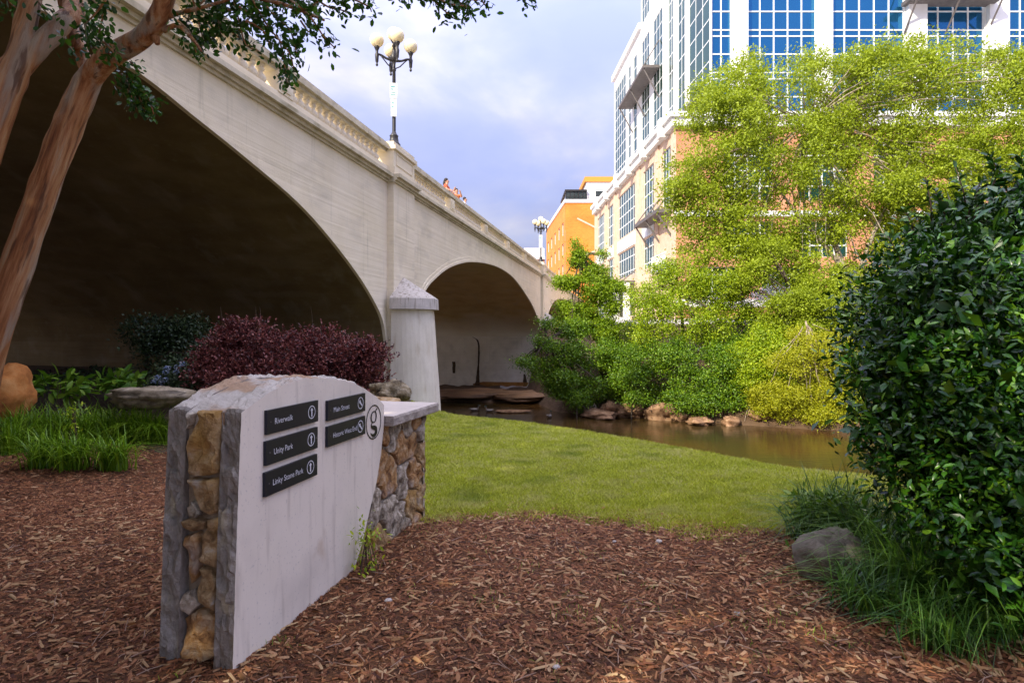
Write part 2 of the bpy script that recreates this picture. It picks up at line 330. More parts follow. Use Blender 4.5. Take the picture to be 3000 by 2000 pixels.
M['chip'] = mat('bark_chip', [(.05,.014,.004), (.135,.042,.013), (.215,.080,.027), (.31,.135,.055), (.42,.25,.13)], island=True, rough=.85, bump=.4, bscale=120, bdist=.003, pos=[0,.3,.62,.88,1])
M['shred'] = mat('wood_shred', [(.14,.06,.02), (.29,.15,.06), (.44,.29,.14)], island=True, rough=.85)
M['mulch'] = mat('mulch_ground', [(.03,.011,.003), (.10,.038,.011), (.19,.080,.026)], scale=38, rough=.95, bump=1.0, bscale=70, bdist=.02)
M['lawn'] = mat('lawn_soil', [(.17,.14,.05), (.15,.19,.018), (.20,.26,.02)], scale=1.8, rough=.95, bump=1.0, bscale=60, bdist=.02, stain=[((.30,.27,.09), 2.6, (1,1,1), .52, .68, .5)])
M['blade'] = mat('grass_blade', [(.20,.23,.018), (.38,.42,.018), (.54,.57,.03), (.55,.48,.24)], island=.55, scale=1.6, rough=.6, trans=.3, pos=[.2,.45,.6,.78], stain=[((.50,.46,.16), 2.3, (1,1,1), .52, .68, .6), ((.12,.19,.012), 1.1, (1,1,1), .56, .68, .5)])
M['soil'] = mat('bank_soil', [(.07,.04,.02), (.14,.085,.045)], scale=1.5, rough=.95, bump=.8, bscale=6, bdist=.1)
M['bed_soil'] = mat('bed_soil', [(.045,.028,.014), (.09,.055,.03)], scale=5, rough=.95, bump=.8, bscale=22, bdist=.04)
M['terrace'] = mat('terrace_paving', [(.42,.38,.35), (.52,.48,.45)], scale=1, rough=.85)
# water
wm = bpy.data.materials.new('river_water'); wm.use_nodes = True; n_ = wm.node_tree.nodes; l_ = wm.node_tree.links; b_ = n_['Principled BSDF']
b_.inputs['Roughness'].default_value = .04; b_.inputs['IOR'].default_value = 1.33
t_ = n_.new('ShaderNodeTexCoord'); m_ = n_.new('ShaderNodeMapping'); m_.inputs['Scale'].default_value = (1,2.2,1); l_.new(t_.outputs['Object'], m_.inputs[0])
a_ = n_.new('ShaderNodeTexNoise'); a_.inputs['Scale'].default_value = 2.2; a_.inputs['Detail'].default_value = 5; l_.new(m_.outputs[0], a_.inputs['Vector'])
p_ = n_.new('ShaderNodeBump'); p_.inputs['Strength'].default_value = .16; p_.inputs['Distance'].default_value = .08; l_.new(a_.outputs[0], p_.inputs['Height']); l_.new(p_.outputs[0], b_.inputs['Normal'])
c_ = n_.new('ShaderNodeTexNoise'); c_.inputs['Scale'].default_value = .25; c_.inputs['Detail'].default_value = 4; l_.new(t_.outputs['Object'], c_.inputs['Vector'])
r_ = n_.new('ShaderNodeValToRGB'); r_.color_ramp.elements[0].position=.35; r_.color_ramp.elements[1].position=.65; r_.color_ramp.elements[0].color=(.035,.028,.010,1); r_.color_ramp.elements[1].color=(.075,.036,.010,1)
l_.new(c_.outputs[0], r_.inputs[0]); l_.new(r_.outputs[0], b_.inputs['Base Color'])
M['water'] = wm

# ------------------------------------------------------------------ terrain
WZ = -3.3
BROW = [(-40,27.0), (-22,23.4), (-4.2,19.7), (-2.1,18.4), (.14,15.6), (1.98,12.3), (3.03,9.7), (3.7,8.0), (4.5,7.3), (6.5,6.2), (10,4.6), (18,1), (60,-20), (300,-140)]
FAR = [(-60,56), (-22,50), (-8,43.5), (-3,42.2), (1.6,41.5), (2.6,37.2), (4.5,35.6), (7.95,34), (10.6,32.6), (14.6,30.5), (25,26), (60,8), (300,-110)]
def sdist(X, Y, poly):
    """signed distance, positive on the left (far) side of the polyline"""
    best = np.full(X.shape, 1e9); sg = np.ones(X.shape)
    for (x0, y0), (x1, y1) in zip(poly[:-1], poly[1:]):
        dx, dy = x1-x0, y1-y0; q = dx*dx+dy*dy
        t = np.clip(((X-x0)*dx+(Y-y0)*dy)/q, 0, 1)
        ex, ey = X-(x0+t*dx), Y-(y0+t*dy); d = np.hypot(ex, ey)
        c = dx*(Y-y0)-dy*(X-x0)
        u = d < best-1e-9; best = np.where(u, d, best); sg = np.where(u, np.sign(c), sg)
    return best*sg
def sstep(a, b, x): t = np.clip((x-a)/(b-a), 0, 1); return t*t*(3-2*t)
def vnoise(X, Y, s, seed=0):
    return (np.sin(X*s*1.7+seed)*np.cos(Y*s*1.3-seed*2)+.5*np.sin(X*s*3.1+Y*s*2.3+seed)+.35*np.cos(X*s*5.3-Y*s*4.7+seed*3))/1.85
def hgt(X, Y):
    X = np.asarray(X, dtype=float); Y = np.asarray(Y, dtype=float)
    lin = np.maximum(Y-4.2, 0)
    lin = np.where(Y-4.2 < 1, lin*lin*.5+0*lin, Y-4.7)
    base = -.066*lin
    left = sstep(-1.6, -5.5, X)
    base = base*(1-left)+left*.026*lin
    base = base+.015*vnoise(X, Y, 1.6)+.008*vnoise(X, Y, 4.3, 2)
    dn = sdist(X, Y, BROW); df = sdist(X, Y, FAR)
    near = base-.62*np.maximum(dn-.05, 0)**1.05*(1+.1*vnoise(X,Y,.9))
    far = WZ-.15+1.1*np.maximum(df, 0)-.6*np.maximum(df-2.6, 0)-.36*np.maximum(df-8, 0)+.12*vnoise(X, Y, .8, 4)
    far = np.minimum(far, 2.7+.02*vnoise(X,Y,.2))
    shelf = sstep(-14, -10, X)*sstep(2.6, 1.2, X)
    far = far*(1-shelf)+shelf*np.minimum(far, WZ+.18+.12*vnoise(X, Y, 1.4, 3)+.02*np.maximum(df,0))
    far = np.where(df > 0, far, WZ-.15+df*.4)
    h = np.maximum(np.maximum(near, far), WZ-1.2)
    return h
def axis(bk):
    r = []
    for a, b, s in bk: r += list(np.arange(a, b, s))
    return np.array(r+[bk[-1][1]])
gx = axis([(-700,-60,40), (-60,-14,2), (-14,-6,.4), (-6,7,.1), (7,16,.35), (16,60,1.5), (60,700,40)])
gy = axis([(-300,-10,20), (-10,1.5,1), (1.5,9,.1), (9,20,.2), (20,46,.5), (46,110,2), (110,900,30)])
GX, GY = np.meshgrid(gx, gy); GZ = hgt(GX, GY)
GZ = np.where((GX < -29) & (GY > -50) & (GY < 26), np.minimum(GZ+ (-29-GX)*.4, 9), GZ)     # unseen bank added beyond the bridge to keep sky light out of the first arch
nx = len(gx)
cx = (GX[:-1,:-1]+GX[1:,1:])/2; cy = (GY[:-1,:-1]+GY[1:,1:])/2
cdn = sdist(cx, cy, BROW); cdf = sdist(cx, cy, FAR)
MUL = [(-14,9.2), (-3.3,7.6), (-2.2,6.6), (-1.55,5.9), (-.75,5.35), (.5,5.5), (1.0,5.25), (1.5,4.95), (2.1,5.0), (3.2,4.75), (8,4.5), (20,4)]
def muld(X, Y): return sdist(X, Y, MUL)+.13*vnoise(X, Y, 2.3, 5)+.09*vnoise(X,Y,6,1)+.05*vnoise(X,Y,15,2)
cm = muld(cx, cy)
reg = np.zeros(cx.shape, int)                                   # 0 ground
reg[(cdn <= .4)] = 2                                            # lawn
reg[(cdn <= .4) & (cx < -1.6-(cy-6)*.12) & (cm > 0)] = 3         # planting bed
reg[(cdn <= .4) & (cm <= 0)] = 1                                 # mulch
reg[(cdn > .4)] = 4
reg[(cdf > 9)] = 0
reg[(np.abs(cx) > 60) | (cy > 110) | (cy < -10)] = 0
idx = np.arange(GX.size).reshape(GX.shape)
Q = np.stack([idx[:-1,:-1], idx[:-1,1:], idx[1:,1:], idx[1:,:-1]], -1)
allv = np.stack([GX, GY, GZ], -1).reshape(-1, 3)
for r, nm, mm in ((0,'ground','terrace'), (1,'mulch_bed','mulch'), (2,'lawn','lawn'), (3,'planting_bed','bed_soil'), (4,'river_bank','soil')):
    q = Q[reg == r]; u, inv = np.unique(q.ravel(), return_inverse=True)
    o = link(nm, npmesh(nm, allv[u], inv.astype(np.int32), np.full(len(q), 4)), M[mm], smooth=True); tag(o, kind='structure')
b = MB(); b.add([(-60,-60,WZ), (150,-60,WZ), (150,60,WZ), (-60,60,WZ)], [(0,1,2,3)]); tag(b.build('river', M['water']), kind='structure')

# ------------------------------------------------------------------ bridge
def B(s, o, z): return Vector((-7.73+.2*s+.9806*o, s-.1961*o, z))
def Bl(a, o, z): return B(a, o, z)
WID = 18.5
A1h = [(7.0,5.84),(7.74,5.82),(9.38,5.66),(10.49,5.42),(11.91,5.10),(13.76,4.62),(15.35,3.98),(16.93,3.17),(18.0,2.45),(18.5,1.95),(18.75,1.3)]
A1 = [(14-a, z) for a, z in A1h[::-1]]+A1h[1:]
A2 = [(21.05,1.3),(21.3,2.0),(22.25,3.13),(23.4,3.72),(25.2,4.35),(27.6,4.86),(29.96,5.15),(32.4,5.33),(35.3,5.40),(38.8,5.22),(42.5,4.62),(46.5,3.72),(49.1,2.75),(50.3,1.9),(50.6,1.3)]
A3 = [(a+32.6, z) for a, z in A2]
def spl(pts):
    p, _ = smoothpath([(a, 0, z) for a, z in pts], [1]*len(pts), 5); return [(q.x, q.z) for q in p]
A1, A2, A3 = spl(A1), spl(A2), spl(A3)
bridge = empty('concrete_arch_bridge', B(19.8, 0, -1), 'long pale concrete arch bridge with a balustrade, crossing the river at the left', 'bridge')
BOT = -4.8; TOPZ = 6.36
def strip_face(o, m='concrete'):
    mb = MB(); samp = [(-30, BOT), (A1[0][0], BOT)]
    for A in (A1, A2, A3): samp += [(A[0][0], BOT)]+A+[(A[-1][0], BOT)]
    samp += [(95, BOT)]
    for (s0, z0), (s1, z1) in zip(samp[:-1], samp[1:]):
        if abs(s1-s0) < 1e-6: continue
        mb.add([B(s0,o,z0), B(s1,o,z1), B(s1,o,TOPZ), B(s0,o,TOPZ)], [(0,1,2,3)] if o > -1 else [(3,2,1,0)])
    return mb
strip_face(0).build('spandrel_wall', M['concrete'], bridge)
strip_face(-WID).build('spandrel_wall', M['concrete'], bridge)
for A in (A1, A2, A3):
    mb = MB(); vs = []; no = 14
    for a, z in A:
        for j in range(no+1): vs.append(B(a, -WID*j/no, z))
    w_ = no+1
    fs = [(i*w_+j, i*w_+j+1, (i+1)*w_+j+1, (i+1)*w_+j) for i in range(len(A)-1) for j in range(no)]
    mb.add(vs, fs); mb.build('arch_barrel', M['soffit'] if A is A1 else M['soffit_bounce_lit'], bridge, True)
    for a in (A[0], A[-1]):
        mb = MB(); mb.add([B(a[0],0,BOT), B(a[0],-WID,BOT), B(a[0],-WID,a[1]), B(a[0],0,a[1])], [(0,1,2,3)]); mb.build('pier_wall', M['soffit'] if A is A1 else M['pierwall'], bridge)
    # raised ring round the arch opening
    mb = MB(); pa = [(A[0][0], -2.)]+A+[(A[-1][0], -2.)]; ring = []
    for i, (a, z) in enumerate(pa):
        a0, z0 = pa[max(i-1,0)]; a1, z1 = pa[min(i+1,len(pa)-1)]
        t = Vector((a1-a0, z1-z0)).normalized(); nrm = Vector((-t.y, t.x))
        a, z = a-nrm.x*.01, z-nrm.y*.01
        ring += [B(a,-.05,z), B(a,.045,z), B(a+nrm.x*.10,.045,z+nrm.y*.10), B(a+nrm.x*.11,.02,z+nrm.y*.11), B(a+nrm.x*.24,.02,z+nrm.y*.24), B(a+nrm.x*.25,-.02,z+nrm.y*.25)]
    k = 6
    mb.add(ring, [(i*k+j, (i+1)*k+j, (i+1)*k+j+1, i*k+j+1) for i in range(len(pa)-1) for j in range(k-1)])
    mb.build('arch_ring', M['concrete'], bridge)
mb = MB(); mb.box(-30, 95, -WID+.5, -.6, 5.95, 6.5, B); mb.build('deck', M['road'], bridge)
mb = MB(); mb.box(-30, 95, -2.6, -.45, 6.5, 6.86, B); mb.build('footway', M['concrete'], bridge)
for side in (0, 1):
    f = (lambda s,o,z: B(s,o,z)) if side == 0 else (lambda s,o,z: B(s,-WID-o,z))
    mb = MB()
    for (o1, z0, z1) in ((.06,6.36,6.42), (.13,6.42,6.50), (.24,6.50,6.60)): mb.box(-30, 95, -.6, o1, z0, z1, f)
    for s0, s1 in ((18.9,20.7), (50.9,53.0)):
        for (o1, z0, z1) in ((.06,6.355,6.422), (.13,6.415,6.503), (.24,6.495,6.605)): mb.box(s0-.06, s1+.06, -.1, o1+.22, z0, z1, f)
    mb.build('cornice', M['rail'], bridge)
    mb = MB(); mb.box(-30, 95, -.45, .03, 6.60, 6.86, f)
    mb.box(18.9, 20.7, -.3, .25, 6.60, 6.862, f); mb.box(50.9, 53.0, -.3, .25, 6.60, 6.862, f)
    mb.build('plinth_course', M['concrete'], bridge)
    mb = MB()
    for (o0, o1, z0, z1) in ((-.36,-.02,7.32,7.40), (-.44,.07,7.40,7.50), (-.40,.03,7.50,7.60)): mb.box(-30, 95, o0, o1, z0, z1, f)
    mb.build('handrail', M['rail'], bridge)
mb = MB()
prof = [(.095,0),(.095,.03),(.07,.045),(.09,.07),(.128,.13),(.135,.17),(.12,.215),(.075,.26),(.055,.30),(.07,.33),(.095,.355),(.098,.375),(.075,.40),(.068,.42),(.10,.43),(.10,.47)]
mb.lathe(prof, seg=12); bal_me = mb.mesh('baluster'); bal_me.materials.append(M['concrete']); bal_me.polygons.foreach_set('use_smooth', [True]*len(bal_me.polygons))
peds = [1.5,7.4,13.3,25.7,31.7,37.4,43.4,57.5,63.5,69.5,75.5]
bpos = Vector(bridge.location)
def bal(s, o):
    p = B(s, o, 6.86); ob = bpy.data.objects.new('baluster', bal_me); col.objects.link(ob); ob.parent = bridge; ob.location = p-bpos
ss = 4.0; nb_ = 0
far_mb = MB()
while ss < 78:
    if not (18.7 < ss < 20.9 or 50.7 < ss < 53.2 or any(abs(ss-q) < .42 for q in peds)):
        bal(ss, -.19); nb_ += 1
    ss += .3
mb = MB()
for s0, s1 in ((18.9,20.7), (50.9,53.0)):
    mb = MB(); mb.box(s0, s1, -.5, .22, 6.862, 7.40, B); mb.box(s0-.06, s1+.06, -.56, .30, 7.40, 7.52, B); mb.box(s0, s1, -.5, .22, 7.52, 7.66, B)
    ap = B((s0+s1)/2, -.15, 7.80); mb.add([B(s0+.1,.12,7.66), B(s1-.1,.12,7.66), B(s1-.1,-.4,7.66), B(s0+.1,-.4,7.66), ap], [(0,1,4),(1,2,4),(2,3,4),(3,0,4)])
    for z0, z1, a, b2 in ((6.95,6.98,s0+.2,s1-.2), (7.30,7.33,s0+.2,s1-.2)): mb.box(a, b2, .2, .245, z0, z1, B)
    for a in (s0+.2, s1-.23): mb.box(a, a+.03, .2, .245, 6.985, 7.295, B)
    mb.build('lamp_pedestal', M['concrete'], bridge)
    mb = MB(); mb.box(s0, s1, -.2, .22, BOT, 6.355, B); mb.build('pilaster', M['concrete'], bridge)
for q in peds:
    mb = MB(); mb.box(q-.28, q+.28, -.42, .05, 6.862, 7.33, B); mb.box(q-.16, q+.16, .04, .075, 6.93, 7.26, B); mb.build('pedestal', M['concrete'], bridge)
for sc_ in (19.6, 51.8):
    mb = MB(); R0 = .86; segs = 20
    def ringp(r, ext, z, e=0):
        pts = [B(sc_-r, .2, z)]
        for i in range(segs+1):
            a = math.pi*(i/segs); pts.append(B(sc_-r*math.cos(a), ext+r*math.sin(a), z))
        pts.append(B(sc_+r, .2, z)); return pts
    zb = 2.33
    vs = ringp(1.02, .62, -4.6)+ringp(.97, .52, -.9)+ringp(.86, .40, zb); k = segs+3
    mb.add(vs, [(j*k+i, j*k+i+1, (j+1)*k+i+1, (j+1)*k+i) for j in range(2) for i in range(k-1)])
    mb.build('cutwater', M['cutwater'], bridge, False)
    mb = MB()
    prof2 = [(.86,.40,zb), (1.0,.42,zb+.02), (.98,.42,zb+.36), (.92,.40,zb+.42)]
    vs = sum([ringp(*p) for p in prof2], [])
    apex = B(sc_+.1, .24, 3.42)
    mb.add(vs, [(j*k+i, j*k+i+1, (j+1)*k+i+1, (j+1)*k+i) for j in range(3) for i in range(k-1)])
    mb.add(ringp(.92,.40,zb+.42)+[apex], [(i, i+1, k) for i in range(k-1)])
    mb.build('cutwater_cap', M['cap'], bridge)

def crust(name, pts, ws, m):
    mb = MB(); p, r = smoothpath([(o, 0, z) for o, z in pts], ws, 8); vs = []
    for i, q in enumerate(p):
        for sg_ in (1,-1):
            k = r[i]*(1+.4*mn.noise(Vector((q.x*3+sg_*9, q.z*3, 2)))); vs.append(B(50.575, -(q.x+sg_*k), q.z))
    mb.add(vs, [(2*i, 2*i+1, 2*i+3, 2*i+2) for i in range(len(p)-1)]); mb.build(name, m, bridge)
crust('seepage_stain', [(5.9,1.25),(5.45,.9),(5.35,0),(5.4,-1.2),(5.45,-2.2),(5.5,-3.2)], [.04,.07,.08,.07,.16,.24], M['seep'])
crust('seepage_stain', [(1.35,-1.9),(1.3,-2.6),(1.3,-3.2)], [.08,.16,.2], M['seep'])
crust('seepage_stain', [(7.6,-.9),(7.6,-1.9)], [.14,.12], M['seep'])
crust('waterline_stain', [(3,-2.6),(3,-3.1),(3,-3.4)], [2.2,2.9,3.2], M['rust'])
# lamps on the bridge ---------------------------------------------------------
def lamp(s, label, first=None):
    base = B(s, -.15, 7.68)
    t = empty('street_lamp', base, label, 'street lamp', 'five globe lamps on the bridge')
    x, y, z = base
    mb = MB(); mb.lathe([(.30,0),(.30,.05),(.2,.08),(.22,.16),(.16,.24),(.13,.42),(.15,.45),(.10,.5),(.075,.56),(.06,.6)], (x,y,z), 14); mb.build('base', M['iron'], t, True)
    mb = MB(); mb.lathe([(.06,.58),(.062,1.6),(.055,2.6),(.07,2.62),(.07,2.68),(.05,2.7),(.055,2.9),(.11,2.98),(.12,3.08),(.06,3.2),(.045,3.4),(.07,3.42),(.05,3.5),(.09,3.58),(.11,3.62),(.0,3.63)], (x,y,z), 12); mb.build('pole', M['iron'], t, True)
    gl = []
    for k in range(4):
        a = math.radians(22+90*k); dx, dy = math.cos(a), math.sin(a); R_ = .56
        mb = MB()
        pts, rr = smoothpath([(x+dx*.05,y+dy*.05,z+2.95),(x+dx*.25,y+dy*.25,z+2.98),(x+dx*.42,y+dy*.42,z+3.06),(x+dx*R_,y+dy*R_,z+3.07)], [.055,.04,.035,.04], 4)
        mb.tube(pts, rr, 8)
        mb.tube([(x+dx*.06,y+dy*.06,z+2.7),(x+dx*.2,y+dy*.2,z+2.78),(x+dx*.35,y+dy*.35,z+2.95),(x+dx*.45,y+dy*.45,z+3.05)], .02, 6)
        cxx, cyy = x+dx*R_, y+dy*R_
        mb.lathe([(0,2.66),(.035,2.69),(.045,2.73),(.02,2.77),(.05,2.82),(.06,2.95),(.07,3.05),(.045,3.12),(.05,3.2),(.085,3.27),(.095,3.31),(.0,3.32)], (cxx,cyy,z), 10)
        mb.build('arm', M['iron'], t, True); gl.append((cxx, cyy, z+3.52))
    gl.append((x, y, z+3.82))
    for g in gl:
        mb = MB(); mb.sphere(g, .228, 20, 12); mb.build('globe', M['globe'], t, True)
    return t
lamp(19.8, 'nearer black iron lamp with five cream globes, on the big pedestal of the bridge')
lamp(51.95, 'farther small lamp with globes, in front of the orange brick building')
def pole_sign(s, z0, z1, wd, label, name, marks):
    p = B(s, -.15, 0); d = Vector((p.x, p.y, 0)).normalized(); r = Vector((-d.y, d.x, 0))*-1
    rt = Vector((d.y, -d.x, 0))
    t = empty(name, (p.x, p.y, z0), label, 'sign')
    def T(a, b_, z): q = Vector((p.x, p.y, 0))-d*(.085+b_)+rt*a; q.z = z; return q
    mb = MB(); mb.box(-wd, wd*.75, 0, .012, z0, z1, T); mb.build('board', M['white'], t)
    mb = MB()
    for (a, b2, c, e) in marks:
      mb = MB(); mb.box(-wd+a*wd*1.75, -wd+b2*wd*1.75, .012, .016, z0+c*(z1-z0), z0+e*(z1-z0), T)
      mb.build('print', mark_m, t)
mark_m = mat('sign_print', [(.10,.35,.33)], rough=.6)
pole_sign(19.8, 9.35, 9.85, .13, 'upper white sign with teal print on the nearer lamp pole', 'pole_sign', [(.1,.7,.72,.80),(.1,.5,.55,.62),(.1,.8,.35,.40),(.1,.8,.2,.25)])
pole_sign(19.8, 8.75, 9.33, .10, 'lower white sign with red print on the nearer lamp pole', 'pole_sign', [(.1,.6,.72,.78),(.1,.5,.5,.56)])
pole_sign(51.95, 9.0, 10.1, .16, 'white sign on the pole of the farther bridge lamp', 'pole_sign', [(.1,.7,.7,.8)])

# ------------------------------------------------------------------ people at the rail
skin = mat('skin', [(.50,.26,.16)], rough=.5); hair = mat('dark_hair', [(.02,.012,.01)], rough=.6)
def person(s, o, pose, shirt, trousers, label, hgt_=1.7, face=Vector((1,-.2,0)), mats=None, long_hair=False):
    base = B(s, o, 6.86); t = empty('person', base, label, 'person')
    f = face.normalized(); r = Vector((f.y, -f.x, 0)); k = hgt_/1.7
    def W(a, b_, c): return base+(r*a+f*b_+Vector((0,0,c)))*k
    def skinmesh(name, verts, edges, rad, m, parent=t, lv=2):
        me = bpy.data.meshes.new(name); me.from_pydata([W(*v) for v in verts], edges, [])
        ob = bpy.data.objects.new(name, me); col.objects.link(ob)
        sm = ob.modifiers.new('s', 'SKIN'); ob.modifiers.new('u', 'SUBSURF').levels = lv
        for i, q in enumerate(rad):
            me.skin_vertices[0].data[i].radius = (q*k, q*k) if not isinstance(q, tuple) else (q[0]*k, q[1]*k)
            me.skin_vertices[0].data[i].use_root = (i == 0)
        dg = bpy.context.evaluated_depsgraph_get(); me2 = bpy.data.meshes.new_from_object(ob.evaluated_get(dg))
        bpy.data.objects.remove(ob); return link(name, me2, m, parent, True)
    V = [(0,0,.95),(0,0,1.15),(0,.0,1.36),(0,.01,1.47),(0,.03,1.58),(0,.02,1.68),
         (.18,0,1.38),(-.18,0,1.38),(.10,0,.9),(-.10,0,.9),(.10,.02,.5),(-.11,0,.5),(.10,0,.08),(-.11,-.02,.08),(.11,.13,.04),(-.12,.11,.04)]
    E = [(0,1),(1,2),(2,3),(3,4),(4,5),(2,6),(2,7),(0,8),(0,9),(8,10),(9,11),(10,12),(11,13),(12,14),(13,15)]
    R_ = [(.15,.11),(.13,.10),(.15,.10),.055,(.085,.10),(.06,.07),.06,.06,.09,.09,.065,.065,.045,.045,.035,.035]
    arms = pose
    for sd, (el, ha) in zip((6,7), arms):
        b0 = len(V); V += [el, ha]; E += [(sd,b0),(b0,b0+1)]; R_ += [.045,.03]
        d_ = (Vector(ha)-Vector(el)).normalized()
        for fi, (dx, ln) in enumerate(((-.025,.07),(-.008,.085),(.01,.08),(.027,.065))):
            V.append((ha[0]+dx+d_.x*ln, ha[1]+d_.y*ln, ha[2]+d_.z*ln)); E.append((b0+1, len(V)-1)); R_.append(.010)
        V.append((ha[0]-.04, ha[1]+.02+d_.y*.02, ha[2]+.02)); E.append((b0+1, len(V)-1)); R_.append(.011)
    skinmesh('body', V, E, R_, skin)
    sh = [(0,0,.93),(0,0,1.15),(0,0,1.37),(.18,0,1.39),(-.18,0,1.39)]
    e2 = [(0,1),(1,2),(2,3),(2,4)]; r2 = [(.165,.125),(.145,.115),(.16,.115),.075,.075]
    for sd, (el, ha) in zip((3,4), arms): sh.append(tuple(Vector(sh[sd]).lerp(Vector(el), .7))); e2.append((sd, len(sh)-1)); r2.append(.062)
    skinmesh('shirt', sh, e2, r2, shirt)
    skinmesh('trousers', [(0,0,.96),(.10,0,.88),(-.10,0,.88),(.10,.02,.5),(-.11,0,.5),(.10,0,.12),(-.11,-.02,.12)], [(0,1),(0,2),(1,3),(2,4),(3,5),(4,6)], [(.165,.125),.105,.105,.08,.08,.065,.065], trousers)
    mb = MB()
    c = W(0,-.02,1.655); mb.sphere(c, (.098*k,.098*k,.10*k), 14, 9)
    if long_hair: c = W(0,-.075,1.52); mb.sphere(c, (.085*k,.07*k,.16*k), 12, 8)
    mb.build('hair', hair, t, True)
    mb = MB(); mb.sphere(W(0,.13,1.58), .014, 8, 5)
    for a in (-.035,.035): mb.sphere(W(a,.115,1.61), .009, 8, 5, 1)
    for a in (-.088,.088): mb.sphere(W(a,.02,1.59), (.014,.02,.03), 8, 5)
    mb.build('face_features', [skin, hair], t, True)
    return t
red = mat('coral_cloth', [(.55,.10,.04)], rough=.8); orange_c = mat('orange_cloth', [(.62,.20,.05)], rough=.8); whitec = mat('white_cloth', [(.75,.75,.75)], rough=.8); denim = mat('denim', [(.04,.06,.12)], rough=.9)
rest = [((.24,.10,1.18),(.20,.30,1.14)), ((-.24,.10,1.18),(-.20,.30,1.14))]
raised = [((.26,.16,1.42),(.20,.30,1.66)), ((-.22,.20,1.30),(-.05,.36,1.52))]
person(27.0, -.66, rest, red, denim, 'person with long dark hair looking over the rail of the bridge, leftmost of three', 1.72, long_hair=True)
person(28.4, -.62, raised, orange_c, denim, 'person in orange raising one hand at the rail of the bridge, middle of three', 1.60, face=Vector((.5,-1,0)))
person(30.0, -.66, rest, whitec, denim, 'short dark haired person at the rail of the bridge, rightmost of three', 1.55)

# ------------------------------------------------------------------ glass and brick office building
off = empty('office_building', (19.3, 58, 2.7), 'tall office building, blue and green glass with white pilasters over a brick base', 'building')
def wall(name, T, u0, u1, z0, z1, ops, m, parent, glassm, depth=.35, panes='stuff', bar=.09, prot=.10, pool=None):
    """wall sheet with real openings, reveals, window frames and panes. T(u, n, z); n grows outwards"""
    us = sorted({u0, u1} | {a for o in ops for a in o[:2]}); zs = sorted({z0, z1} | {a for o in ops for a in o[2:4]})
    mb = MB()
    for a, b_ in zip(us[:-1], us[1:]):
        for c, d in zip(zs[:-1], zs[1:]):
            mu, mz = (a+b_)/2, (c+d)/2
            if any(o[0] < mu < o[1] and o[2] < mz < o[3] for o in ops): continue
            mb.add([T(a,0,c), T(b_,0,c), T(b_,0,d), T(a,0,d)], [(0,1,2,3)])
    for o in ops:
        a, b_, c, d = o[:4]; D = -depth
        for q in (((a,c),(b_,c)), ((b_,c),(b_,d)), ((b_,d),(a,d)), ((a,d),(a,c))):
            (p0, q0), (p1, q1) = q; mb.add([T(p0,0,q0), T(p1,0,q1), T(p1,D,q1), T(p0,D,q0)], [(0,1,2,3)])
    mb.build(name, m, parent)
    for o in ops:
        a, b_, c, d = o[:4]; nc = o[4]; rz = o[5]
        if isinstance(rz, int): rz = [c+(d-c)*i/rz for i in range(rz+1)]
        cs = [a+(b_-a)*i/nc for i in range(nc+1)]
        wb = MB(); h = bar/2
        for u in cs: wb.box(max(a,u-h), min(b_,u+h), -depth+.0, -depth+prot, c, d, T)
        for z in rz: wb.box(a+h, b_-h, -depth+.0, -depth+prot*.85, max(c,z-h), min(d,z+h), T)
        win = wb.build('window', M['mullion'], parent)
        for i in range(nc):
            for j in range(len(rz)-1):
                vs = [T(cs[i],-depth+.015,rz[j]), T(cs[i+1],-depth+.015,rz[j]), T(cs[i+1],-depth+.015,rz[j+1]), T(cs[i],-depth+.015,rz[j+1])]
                if panes == 'object':
                    tl = random.uniform(-.012,.012); vs[0] = vs[0]+(T(0,tl,0)-T(0,0,0)); vs[1] = vs[1]+(T(0,tl,0)-T(0,0,0))
                    p_b = MB(); p_b.add(vs, [(0,1,2,3)]); p_b.build('pane', glassm, win)
                else: pool.add(vs, [(0,1,2,3)])
# left faces: u = world Y, outward = -X
def TL(x0, k=.044, y0=0): return lambda u, n_, z: Vector((x0-k*(u-y0)-n_, u, z))
Tb = TL(15.1, .044, 55); Tt = TL(19.3, .044, 58)
pool = MB()
ops = []
cols_ = [(56.6,59.3,3), (62.3,66.4,4), (70.2,79.0,7), (82.2,85.6,3), (88.4,93.6,5)]
for a, b_, nc in cols_:
    ops.append((a,b_,13.8,19.4,nc,4))
    if a > 60: ops.append((a,b_,8.6,11.9,nc,[8.6,9.2,10.9,11.9]))
    if a > 66: ops.append((a,b_,3.6,6.8,max(1,nc//2),2))
wall('brick_wall', Tb, 55, 95.4, -2, 20.5, ops, M['cream'], off, M['teal'], .16, pool=pool, bar=.13, prot=.04)
TF = lambda y0: (lambda u, n_, z: Vector((u, y0-n_, z)))
ops = []
for a in (19.5, 26.4, 33.3, 40.2, 47.1, 54): ops += [(a,a+4.6,13.8,19.4,4,4), (a,a+4.6,8.6,11.9,4,3)]
for a in (17.2, 23.0, 29.2, 36, 43, 50): ops.append((a,a+4.0,4.9,7.7,3,[4.9,7.0,7.7]))
wall('brick_wall', TF(55), 15.1, 64, -2, 20.5, ops, M['brick'], off, M['dark'], .4, pool=pool, bar=.13)
